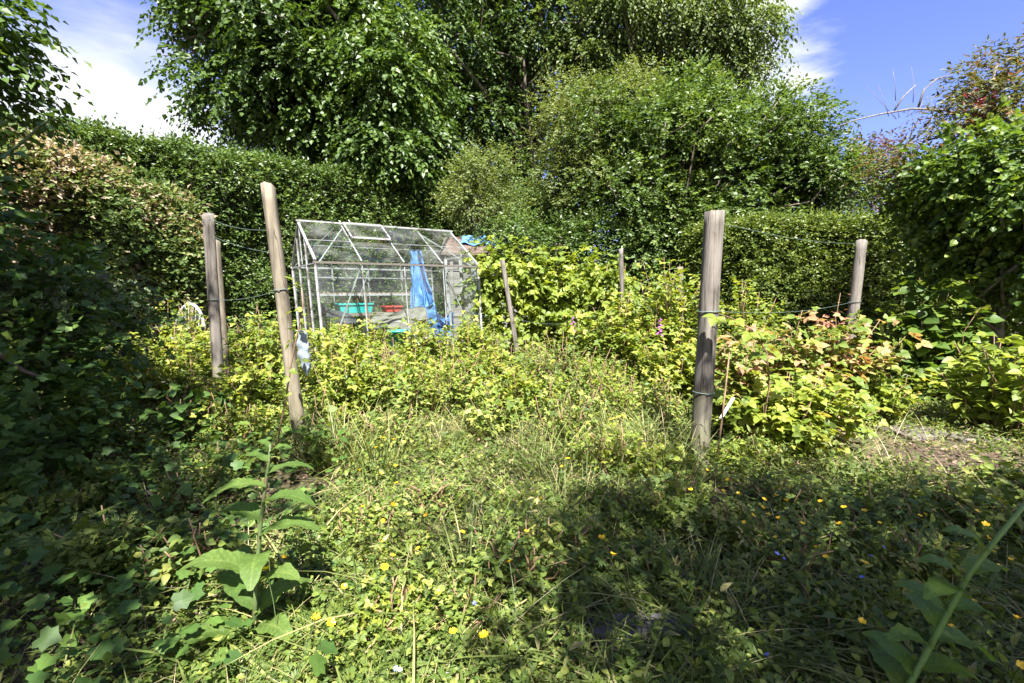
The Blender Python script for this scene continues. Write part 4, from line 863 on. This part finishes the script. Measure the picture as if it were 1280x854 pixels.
def crate(name, label, c, hu, hw, h, mat, cat, wall=.012, flare=.02):
    root = thing(name, label, cat, c); o = np.asarray(c, float)
    mb = MB(); V = []
    for z, e, ins_ in ((0, -flare, 0), (h, 0, 0), (h, .015, 0), (h + .02, .015, 0), (h + .02, -wall, 0), (wall, -flare - wall, 0)):
        V += [o + gu * i * (hu + e) + gn_ * j * (hw + e) + UP * z for i, j in ((-1, -1), (1, -1), (1, 1), (-1, 1))]
    Fs = [(3, 2, 1, 0)] + [(r * 4 + k, r * 4 + (k + 1) % 4, r * 4 + 4 + (k + 1) % 4, r * 4 + 4 + k) for r in range(5) for k in range(4)] + [(20, 21, 22, 23)]
    mb.add(V, Fs).build('body', mat, root, origin=o)
    MB().tube([o + gu * hu * .98 + gn_ * hw * .4 + UP * h * .8, o + gu * (hu + .04) + UP * h * .95, o + gu * hu * .98 - gn_ * hw * .4 + UP * h * .8], .008, 6).build('handle', mat, root, True, o)
    return root
crate('plastic_tub', 'turquoise plastic tub on the lower shelf inside the greenhouse', gi(.80, 1.42, .733), .26, .15, .13, TEAL, 'tub')
crate('plastic_tray', 'small red plastic tray at the right on the greenhouse shelf', gi(1.42, 1.42, .733), .14, .14, .08, plain('red plastic', (.45, .06, .05), .45), 'tray')
# sunken dark netting and grey mesh
uu, vv = np.meshgrid(np.linspace(0, 1, 26), np.linspace(0, 1, 12), indexing='ij')
def cloth(name, label, cat, fn, mat, th=.006):
    G = np.array([[fn(u, v) for v in np.linspace(0, 1, 30)] for u in np.linspace(0, 1, 50)]); uu = np.linspace(0, 1, 50)[:, None] * np.ones((1, 30)); vv = np.ones((50, 1)) * np.linspace(0, 1, 30)[None]
    for ax_, sd in ((0, 3), (1, 8), (2, 15)): G[..., ax_] += .022 * smooth_noise(uu * 3, vv * 2, sd, 2.5) + .008 * smooth_noise(uu * 3, vv * 3, sd + 1, 6)
    o = MB().sheet(G, th).build(name, mat, None, True, origin=G.mean((0, 1))); return tag(o, label, cat)
cloth('dark_netting', 'dark netting heaped at the left inside the greenhouse', 'netting', lambda u, v: gi(.12 + u * 1.0, .35 + v * .55, .62 + .28 * (1 - u) ** 1.5 * math.sin(.4 + v * 2.4) - .12 * u + .03 * math.sin(17 * u + 5 * v)), plain('black net', (.03, .03, .034), .6))
cloth('grey_mesh', 'grey brown mesh slung across the greenhouse below the shelf', 'netting', lambda u, v: gi(.75 + u * .95, .45 + v * .12 + .03 * math.sin(9 * u), .40 + v * (.26 + .16 * u) + .05 * math.sin(3 * u)), plain('grey mesh', (.12, .11, .095), .8, scale=60))
BLUE = surf_mat('blue tarpaulin', [(.3, (.035, .12, .36)), (.55, (.10, .24, .52)), (.75, (.26, .40, .60))], 6, rough=.38, bump=.5, dist=.02)
cloth('blue_tarpaulin', 'creased blue tarpaulin hanging inside the greenhouse beside the tall white post', 'tarpaulin',
      lambda u, v: gi(1.78 + .24 * (v - .5) * (.7 + 1.3 * (1 - u)) + (1 - u) * .06 + .03 * math.sin(14 * v + 3 * u), 1.05 + .06 * math.sin(22 * v + 4 * u), .35 + u * 1.40), BLUE)
cloth('blue_tarpaulin', 'bright blue tarpaulin bunched low in the right corner of the greenhouse', 'tarpaulin',
      lambda u, v: gi(1.80 + .42 * v, .75 + .09 * math.sin(15 * v + 2 * u), .30 + u * (.50 + .14 * math.sin(7 * v)) * (1 - .25 * v)), BLUE)
cloth('blue_tarpaulin', 'strip of blue tarpaulin hanging outside the right end of the greenhouse', 'tarpaulin',
      lambda u, v: gi(GLn + .10 + .10 * v + .10 * (1 - u), .25 + .05 * math.sin(18 * v + 3 * u), .22 + u * (1.0 - .3 * v)), BLUE)
cloth('pale_sack', 'white sack slumped on the floor of the greenhouse at the right', 'sack', lambda u, v: gi(1.42 + .22 * u, .35 + .08 * math.sin(v * 3.1), .05 + .5 * v * (1 - .5 * (u - .5) ** 2) + .03 * math.sin(13 * u)), plain('white sack', (.40, .40, .38), .6))
pc = gi(1.66, .40, .0); mb = MB(); G = []
for k in range(25):
    a = 2 * math.pi * k / 24; G.append([pc + np.array([r_ * math.cos(a), r_ * math.sin(a), z]) for r_, z in ((.001, .01), (.10, .0), (.14, .30), (.16, .30), (.16, .36), (.14, .36), (.13, .28), (.001, .27))])
tag(mb.grid(G).build('plant_pot', plain('brown plastic pot', (.20, .08, .05), .6), None, True, origin=pc), 'brown plant pot on the greenhouse floor beside the white sack', 'plant pot')
root = thing('green_bucket', 'turquoise green bucket half hidden by leaves in front of the greenhouse', 'bucket', g0 + gu * .92 - gn_ * .30); pc = np.array(root.location); G = []
for k in range(25):
    a = 2 * math.pi * k / 24; G.append([pc + np.array([r_ * math.cos(a), r_ * math.sin(a), z + .30]) for r_, z in ((.001, .01), (.11, .0), (.14, .24), (.15, .24), (.15, .26), (.135, .26), (.105, .02), (.001, .02))])
MB().grid(G).build('body', TEAL, root, True, pc)
MB().tube([pc + np.array([.15 * math.cos(a), .03, .55 + .13 * math.sin(a)]) for a in np.linspace(0, math.pi, 9)], .004, 5).build('handle', AL, root, True, pc)
MB().box(pc + UP * .14, (.15, .15, .158)).build('upturned_base', M['bark'], root, False, pc)

# ------------------------------------------------------------------ shed behind the greenhouse
sh = thing('shed', 'grey board shed behind the right end of the greenhouse', 'shed', (-.35, 9.9, 0)); so = np.array([-.35, 9.9, 0.])
PLK = surf_mat('grey boards', [(.3, (.085, .080, .075)), (.7, (.19, .18, .17))], 9, stretch=(.3, .3, 3), rough=.85, bump=.4)
mb = MB()
for k in range(12): 
    for y, x0, x1 in ((9.35, -1.25, .35),): mb.box((-.45, y + .012 * (k % 2), .075 + k * .145), (.80, .014, .069))
    mb.box((-1.25, 9.95 , .075 + k * .145), (.014, .58, .069))
mb.build('board_wall', PLK, sh, origin=so)
mb = MB()
for x in (-1.15, -.75, -.35): mb.box((x, 9.315, .88), (.03, .018, .86))
mb.build('batten', PLK, sh, origin=so)
rf = MB().add([(-1.36, 9.22, 1.80), (.46, 9.22, 1.80), (.46, 9.95, 2.16), (-1.36, 9.95, 2.16), (.46, 10.6, 1.85), (-1.36, 10.6, 1.85), (-1.36, 9.22, 1.75), (.46, 9.22, 1.75), (.46, 10.6, 1.78), (-1.36, 10.6, 1.78)],
         [(0, 1, 2, 3), (3, 2, 4, 5), (6, 9, 8, 7), (0, 6, 7, 1), (5, 4, 8, 9), (1, 7, 8, 4, 2), (0, 3, 5, 9, 6)]).build('roof', surf_mat('old felt roof', [(.3, (.06, .04, .035)), (.7, (.12, .085, .07))], 20, rough=.9), sh, origin=so)
cloth('blue_tarpaulin', 'torn blue tarpaulin folded over the shed roof', 'tarpaulin', lambda u, v: np.array([-1.0 + 1.45 * u, 9.50 + .42 * v + .03 * math.sin(20 * u), 2.0 + .17 * v + .025 * math.sin(26 * u + 6 * v) - .10 * u * (1 - v)]), BLUE)

# ------------------------------------------------------------------ white plastic chair in the bushes at the left
WH = plain('white plastic', (.28, .28, .30), .5, second=(6, .5, (.2, .21, .17))); cc = P(216, 400, 6.5); cc[2] = -0.08
ch = thing('garden_chair', 'white slatted plastic garden chair half buried in leaves at the left', 'chair', cc)
xa = nrmz(np.array([.95, -.3, 0])); ya = np.array([-xa[1], xa[0], 0.])
def cp(x, y, z): return cc + xa * x + ya * y + UP * z
arch = [cp(.27 * math.cos(a), .22 + .05 * math.sin(a), .58 + .40 * math.sin(a)) for a in np.linspace(0, math.pi, 15)]
MB().tube(arch, .022, 8).build('back_frame', WH, ch, True, cc)
for k in range(7):
    x = -.18 + k * .06; zt = .58 + .40 * math.sqrt(max(0, 1 - (x / .27) ** 2)) - .01; MB().bar(cp(x, .20, .44), cp(x * 1.05, .255, zt), .034, .010).build('back_slat', WH, ch, origin=cc)
MB().box(cp(0, 0, .42), (.25, .24, .016), [xa, ya, UP]).build('seat', WH, ch, origin=cc)
for sx in (-1, 1):
    for y, z in ((-.22, .42), (.22, .60)): MB().bar(cp(sx * .27, y * 1.1, 0), cp(sx * .25, y, z), .045, .03).build('leg', WH, ch, origin=cc)
    MB().tube([cp(sx * .27, .22, .66), cp(sx * .30, .05, .67), cp(sx * .30, -.18, .65), cp(sx * .28, -.24, .56), cp(sx * .26, -.24, .42)], .022, 8).build('armrest', WH, ch, True, cc)

# ------------------------------------------------------------------ stones and bits on the ground
STONE = surf_mat('paving stone', [(.3, (.06, .05, .047)), (.5, (.105, .088, .085)), (.75, (.16, .14, .138))], 14, rough=.85, bump=.5, second=(5, .56, (.12, .10, .07)))
DKST = surf_mat('dark weathered stone', [(.3, (.05, .048, .055)), (.7, (.13, .12, .13))], 22, rough=.8, bump=.8, second=(9, .6, (.05, .06, .03)))
def slab(name, label, cat, px, py, hx, hy, th, rot, mat, tilt=0.):
    c = PZ(px, py); c[2] = float(ground_z(c[0], c[1])); V = []; n = 18
    for z, e in ((-.03, 1), (th - .008, 1), (th, .965)):
        for k in range(n):
            a = 2 * math.pi * k / n; q = (abs(math.cos(a)) ** 8 + abs(math.sin(a)) ** 8) ** (-1 / 8) * (1 + .03 * math.sin(5 * a + px))
            x, y = hx * q * math.cos(a) * e, hy * q * math.sin(a) * e
            V.append(c + np.array([x * math.cos(rot) - y * math.sin(rot), x * math.sin(rot) + y * math.cos(rot), z + tilt * x]))
    Fs = [(r * n + k, r * n + (k + 1) % n, r * n + n + (k + 1) % n, r * n + n + k) for r in range(2) for k in range(n)] + [tuple(2 * n + k for k in range(n))]
    return tag(MB().add(V, Fs).build(name, mat, None, False, origin=c), label, cat, 'flat stones in the ground')
slab('paving_slab', 'pinkish grey paving slab in the bare earth nearest the raspberry mound', 'paving slab', 1145, 540, .27, .20, .022, .25, STONE)
slab('paving_slab', 'grey paving slab in the bare earth towards the right edge', 'paving slab', 1215, 547, .25, .18, .018, .10, STONE)
slab('edging_stone', 'dark stone edging lying in the shaded grass at the bottom', 'stone', 800, 806, .155, .055, .07, .04, DKST)
slab('edging_stone', 'dark stone lying left of another at the bottom of the grass', 'stone', 722, 795, .075, .05, .035, .3, DKST)
slab('flat_rock', 'grey flat rock among the weeds left of the grey posts', 'rock', 208, 487, .22, .12, .12, .4, STONE)
slab('flat_rock', 'small grey rock at the foot of the leaning thin stake', 'rock', 655, 462, .20, .12, .14, .2, STONE)
c = P(1212, 530, 3.75); c[2] = .03; o = MB().tube([P(1180, 520, 4.0) * [1, 1, 0] + UP * .05, c, P(1240, 541, 3.55) * [1, 1, 0] + UP * .03], .007, 6).build('garden_stick', plain('tan stick', (.45, .30, .15), .7), None, True, origin=c)
tag(o, 'thin tan stick lying beyond the paving slabs on the bare earth', 'stick')
YS = plain('yellow plastic strap', (.62, .42, .04), .45); q0 = PZ(775, 528, .06); o = MB().tube([q0 + np.array(v) for v in ((-.14, 0, -.02), (-.06, .04, .02), (.02, .0, .05), (.10, .03, .01), (.16, -.02, -.03))], [.006, .012, .014, .012, .006], 6).build('plastic_strap', YS, None, True, origin=q0)
tag(o, 'bent yellow plastic strap lying in the weeds left of the sturdy post', 'strap')

# ------------------------------------------------------------------ larger single plants
def stalk_plant(name, label, pts, r0, r1, leaves, mat='big', T=OVW, stalkmat='stem', w=1.):
    """leaves: (t along the stalk, azimuth, length, lift)"""
    pts = np.array(pts); root = thing(name, label, 'plant', pts[0]); MB().tube(pts, np.linspace(r0, r1, len(pts)), 8).build('stalk', M[stalkmat], root, True, pts[0])
    tt = np.linspace(0, 1, len(pts))
    for t, az, ln, lift in leaves:
        p_ = np.array([np.interp(t, tt, pts[:, i]) for i in range(3)]); d = np.array([math.cos(az), math.sin(az), lift]); d /= np.linalg.norm(d); s_ = np.cross(d, UP); s_ /= np.linalg.norm(s_); n_ = np.cross(s_, d)
        A = np.linspace(0, 1, 45); B = np.linspace(-1, 1, 15); G = []
        wv = RNG.uniform(0, 6.28); wid = (.205 if T is OVW else .15) * w
        for a in A:
            ww = wid * ln * (math.sin(math.pi * min(1, a * .93 + .05)) ** .8) * (1.12 - .35 * a) + .004; cv = p_ + d * a * ln + UP * (.10 * ln * math.sin(a * 2.2) - .42 * ln * a ** 2.2)
            G.append([cv + s_ * b * ww * (1 + .07 * math.sin(a * 24 + b) * abs(b)) + n_ * (.16 * abs(b) ** 1.3 * ww + .09 * ww * math.sin(a * 15 + wv + (2 if b > 0 else 0)) * abs(b) + .035 * ww * math.sin((a - .22 * abs(b)) * 62)) for b in B])
        G = np.array(G); V = G.reshape(-1, 3); nb = len(B); Fs = []; [Fs.extend((i * nb + j, i * nb + j + 1, (i + 1) * nb + j + 1, (i + 1) * nb + j)) for i in range(len(A) - 1) for j in range(nb - 1)]
        mesh_obj('leaf', V, Fs, [4] * ((len(A) - 1) * (nb - 1)), M[mat], root, True, {'rnd': np.clip(RNG.uniform(.05, .6) + .35 * (np.tile(np.abs(B), len(A)) < .09) + .30 * (np.sin((np.repeat(A, nb) * 1.0 - .22 * np.tile(np.abs(B), len(A))) * 62) > .86) + RNG.normal(size=len(V)) * .07, 0, 1), 'edge': np.zeros(len(V))}, origin=pts[0])
    return root
b0 = PZ(316, 812); dd = b0[1] + .02
stalk_plant('mullein_plant', 'tall soft leaved plant with a thick stalk in the left foreground', [b0, P(320, 740, dd), P(322, 700, dd + .02), P(326, 655, dd + .03), P(331, 610, dd + .04), P(336, 578, dd + .05), P(338, 555, dd + .05)], .0085, .0035,
            [(.04, 3.7, .25, .55), (.06, -.5, .20, .5), (.10, .8, .20, .6), (.12, 2.6, .23, .65), (.20, -.25, .19, .7), (.26, 3.3, .25, .5), (.36, -1.2, .19, .3), (.45, .15, .19, .35), (.52, 2.9, .19, .3), (.60, -.05, .17, .3), (.68, 3.6, .17, .2), (.76, .4, .14, .3), (.85, 2.9, .12, .3), (.93, .2, .07, .5), (.97, 3.0, .06, .7)])
e0 = PZ(1105, 905); d0 = e0[1]
stalk_plant('leaning_weed', 'leaning leafy stalk rising out of the bottom right corner', [e0, P(1140, 850, d0 + .0), P(1175, 785, d0), P(1210, 720, d0 - .02), P(1245, 675, d0 - .03), P(1290, 620, d0 - .04)], .0085, .0045,
            [(.05, 2.6, .17, .5), (.12, -.9, .15, .3), (.22, 2.2, .15, .8), (.25, -.2, .14, .2), (.33, 3.2, .13, .6), (.36, .1, .17, -.1), (.46, 2.5, .13, .7), (.48, .0, .11, .1), (.58, 2.8, .12, .8), (.62, .3, .13, .2), (.74, 2.7, .11, .8), (.15, 1.5, .16, .5), (.40, 1.6, .13, .6), (.55, 3.4, .12, .3)], w=1.15, mat='fresh', stalkmat='freshstem')
def foxglove(px, py, d, label, h0):
    top = P(px, py - 6, d); f = top * [1, 1, 0]; root = thing('foxglove', label, 'flower', f, 'foxgloves')
    MB().tube([f, f * .5 + top * .5 + np.array([.01, 0, 0]), top + UP * .05], [.006, .005, .002], 6).build('stem', M['stem'], root, True, f)
    fm = plain('foxglove bells', (.34, .07, .36), .5)
    for k in range(9):
        a = k * 2.4; s_ = 1 - k * .06; p_ = top - UP * (.13 - k * .02); d_ = np.array([math.cos(a), math.sin(a) - .4, -.7]); d_ /= np.linalg.norm(d_)
        MB().tube([p_, p_ + d_ * .012 * s_, p_ + d_ * .035 * s_, p_ + d_ * .045 * s_], np.array([.003, .008, .011, .015]) * s_, 8).build('bell', fm, root, True, f)
foxglove(716, 405, 6.0, 'purple foxglove spike in front of the vine row', 1); foxglove(825, 408, 5.05, 'magenta foxglove spike among the currant leaves', 1)

# ------------------------------------------------------------------ small flowers
YEL = plain('buttercup yellow', (.72, .46, .014), .3, bump=0); BLU = plain('forget me not blue', (.12, .15, .60), .5, bump=0); WHT = plain('daisy white', (.75, .72, .74), .5, bump=0)
def flower_mesh(name, R, npet, mat, stem_len, cup):
    mb = MB(); mb.tube([(0, 0, 0), (.006, .004, -stem_len * .5), (.02, .01, -stem_len)], [.0012, .0014, .0016], 5); mb.m = 1
    for k in range(npet):
        a = 2 * math.pi * k / npet; c_, s_ = math.cos(a), math.sin(a)
        loc = [(0, 0, .0), (R * .45, -R * .42, cup * .5), (R * .95, -R * .36, cup), (R * 1.02, 0, cup * .95), (R * .95, R * .36, cup), (R * .45, R * .42, cup * .5)]
        mb.add([(x * c_ - y * s_, x * s_ + y * c_, z + .001 * k) for x, y, z in loc], [(0, 1, 2, 3), (0, 3, 4, 5)])
    o = mb.build(name, [M['stem'], mat]); C.objects.unlink(o); return o.data
fb = [flower_mesh('buttercup', .0135, 5, YEL, .22, .006), flower_mesh('buttercup', .012, 5, YEL, .18, .009)]; ff = flower_mesh('blue_flower', .009, 5, BLU, .16, .001); fw = flower_mesh('white_flower', .010, 6, WHT, .16, .002)
def flower(name, me, px, py, z, label, cat, group):
    c = PZ(px, py, z); o = bpy.data.objects.new(name, me); o.location = c
    o.rotation_euler = (RNG.uniform(-.2, .75), RNG.uniform(-.4, .4), RNG.uniform(0, 6.28)); s = RNG.uniform(.6, .95); o.scale = (s, s, s); put(o)
    tag(o, label, cat, group)
BUT = [(495, 584), (476, 593), (450, 589), (496, 605), (491, 632), (479, 652), (534, 645), (523, 688), (491, 696), (481, 710), (479, 678), (430, 734), (566, 791), (676, 625), (659, 666), (739, 645), (766, 695), (751, 674), (702, 584), (710, 574), (547, 741), (605, 795), (637, 703), (578, 666), (454, 635),
       (904, 615), (923, 618), (930, 596), (940, 645), (952, 635), (960, 644), (974, 649), (984, 627), (969, 620), (955, 625), (1003, 655), (984, 664), (970, 673), (1020, 685), (1033, 698), (1050, 656), (1055, 635), (1081, 640), (1025, 627), (1081, 705), (1077, 778), (1232, 656), (1234, 673), (1249, 710), (1217, 754), (1271, 774), (1276, 832), (1188, 785), (1264, 701), (1149, 645), (1157, 644), (931, 654), (863, 613), (884, 589), (987, 610), (372, 667), (335, 683), (355, 698), (333, 713), (394, 775), (413, 779), (493, 550), (480, 548), (470, 560), (505, 553), (1214, 716), (1222, 640), (1242, 690), (910, 600), (1100, 655)]
for x, y in BUT:
    where = ('beside the tall soft leaved plant' if x < 420 else 'in the sunlit weeds at the left of centre' if x < 600 else 'in the grass at the edge of shade in the middle' if x < 860 else 'in the grass right of the sturdy post' if x < 1110 else 'near the right edge')
    flower('buttercup', fb[(x + y) % 2], x, y, RNG.uniform(.18, .29), 'small yellow buttercup ' + where, 'buttercup', 'buttercups ' + where)
for x, y in [(177, 699), (495, 836), (593, 754), (971, 692), (1105, 684), (959, 819), (1057, 752), (1205, 708), (1089, 695), (1043, 666), (891, 638), (488, 623), (1128, 678), (980, 698), (1078, 722)]:
    where = 'in the left and middle foreground' if x < 700 else 'in the shaded grass at the right'
    flower('blue_flower', ff, x, y, RNG.uniform(.10, .18), 'tiny blue flower ' + where, 'blue flower', 'tiny blue flowers ' + where)
for x, y in [(559, 844), (651, 661), (500, 838)]:
    flower('white_flower', fw, x, y, .13, 'tiny whitish flower in the sunlit strip of weeds', 'white flower', 'tiny whitish flowers')
for x, y in [(1128, 437), (1108, 440), (1118, 425), (1150, 450), (1170, 455), (1110, 455)]:
    c = P(x, y, 5.5); lv2 = MB()
    for k in range(26):
        q = rvec(1)[0] * np.array([.05, .05, .012]); lv2.box(c + q, (.006, .006, .002), np.linalg.qr(RNG.normal(size=(3, 3)))[0])
    lv2.tube([c * [1, 1, 0], c * [1, 1, .7] + np.array([.02, 0, 0]), c - UP * .012], .003, 5)
    tag(lv2.build('umbel_flower', plain('creamy umbel', (.55, .56, .50), .6), None, origin=c), 'dim white umbel flower head under the clipped hedge', 'flower head', 'white flower heads under the clipped hedge')

# ------------------------------------------------------------------ sky, sun, camera
w = bpy.data.worlds.new('World'); sc.world = w; w.use_nodes = True; nt = w.node_tree; N = nt.nodes; L = nt.links; N.clear()
sky = N.new('ShaderNodeTexSky'); sky.sky_type = 'NISHITA'; sky.sun_disc = False; sky.sun_elevation = SUN_EL; sky.sun_rotation = SUN_AZ
sky.air_density = 1.0; sky.dust_density = .3; sky.ozone_density = 3.0; sky.altitude = 0
tc = N.new('ShaderNodeTexCoord')
hs = N.new('ShaderNodeMix'); hs.data_type = 'RGBA'; hs.blend_type = 'MULTIPLY'; hs.inputs[0].default_value = 1; hs.inputs[7].default_value = (.66, .60, .94, 1); L.new(sky.outputs[0], hs.inputs[6])
def cloud(dirv, sx, inner, outer, nscale, stretch, rot=0.):
    """soft cloud about a direction of the sky"""
    d = nrmz(np.array(dirv))
    dp = N.new('ShaderNodeVectorMath'); dp.operation = 'DISTANCE'; L.new(tc.outputs['Generated'], dp.inputs[0]); dp.inputs[1].default_value = tuple(d)
    mp = N.new('ShaderNodeMapping'); mp.inputs['Scale'].default_value = stretch; mp.inputs['Rotation'].default_value = (0, rot, 0); L.new(tc.outputs['Generated'], mp.inputs[0])
    no = N.new('ShaderNodeTexNoise'); no.inputs['Scale'].default_value = nscale; no.inputs['Detail'].default_value = 7; no.inputs['Roughness'].default_value = .55; no.inputs['Distortion'].default_value = .4; L.new(mp.outputs[0], no.inputs[0])
    sb = N.new('ShaderNodeMath'); sb.operation = 'SUBTRACT'; sb.inputs[1].default_value = .5; L.new(no.outputs[0], sb.inputs[0])
    mu = N.new('ShaderNodeMath'); mu.operation = 'MULTIPLY_ADD'; mu.inputs[1].default_value = sx; L.new(sb.outputs[0], mu.inputs[0]); L.new(dp.outputs['Value'], mu.inputs[2])
    mr = N.new('ShaderNodeMapRange'); mr.interpolation_type = 'SMOOTHSTEP'; mr.inputs['From Min'].default_value = outer; mr.inputs['From Max'].default_value = inner; L.new(mu.outputs[0], mr.inputs['Value'])
    return mr.outputs[0]
CL = [cloud(ray(150, 165), .26, .07, .21, 3.4, (1, 1, 2.2)), cloud(ray(970, 8), .42, -.03, .11, 6, (1, 1, 1.9), .8), cloud(ray(915, 80), .25, .02, .12, 6, (1, 1, 1.6), .6), cloud(ray(990, 103), .18, .0, .085, 7, (.7, 1, 4), .2), cloud((-.25, -.8, .45), .5, .45, .85, 2.5, (1, 1, 2)), cloud((.75, -.5, .4), .5, .3, .65, 2.5, (1, 1, 2))]  # last two: unseen clouds behind the camera, added as fill light
acc = CL[0]
for c_ in CL[1:]:
    mxn = N.new('ShaderNodeMath'); mxn.operation = 'MAXIMUM'; L.new(acc, mxn.inputs[0]); L.new(c_, mxn.inputs[1]); acc = mxn.outputs[0]
mx = N.new('ShaderNodeMix'); mx.data_type = 'RGBA'; L.new(acc, mx.inputs[0]); L.new(hs.outputs[2], mx.inputs[6]); mx.inputs[7].default_value = (3.9, 4.0, 4.2, 1)
bg = N.new('ShaderNodeBackground'); bg.inputs['Strength'].default_value = .055; L.new(mx.outputs[2], bg.inputs[0])
o = N.new('ShaderNodeOutputWorld'); L.new(bg.outputs[0], o.inputs[0])
sl = bpy.data.lights.new('sun', 'SUN'); sl.energy = 4.4; sl.angle = rad(.53); sl.color = (1, .965, .90)
so_ = bpy.data.objects.new('sun', sl); put(so_); so_.rotation_euler = Vector(tuple(SUN)).to_track_quat('Z', 'Y').to_euler()
cam = bpy.data.cameras.new('camera'); co = bpy.data.objects.new('camera', cam); put(co); co.location = tuple(CAM); co.rotation_euler = (math.pi / 2 - PITCH, 0, 0)
cam.sensor_width = 36; cam.lens = 36 * F / 1280; cam.clip_start = .02; cam.clip_end = 2000; sc.camera = co
vs = sc.view_settings; vs.view_transform = 'Standard'; vs.look = 'None'; vs.gamma = 1; vs.use_curve_mapping = False; vs.exposure = 2.52
cy = sc.cycles; cy.max_bounces = 9; cy.diffuse_bounces = 5; cy.glossy_bounces = 3; cy.transmission_bounces = 5; cy.transparent_max_bounces = 24; cy.caustics_reflective = False; cy.caustics_refractive = False
cy.use_denoising = True; cy.sample_clamp_indirect = 6
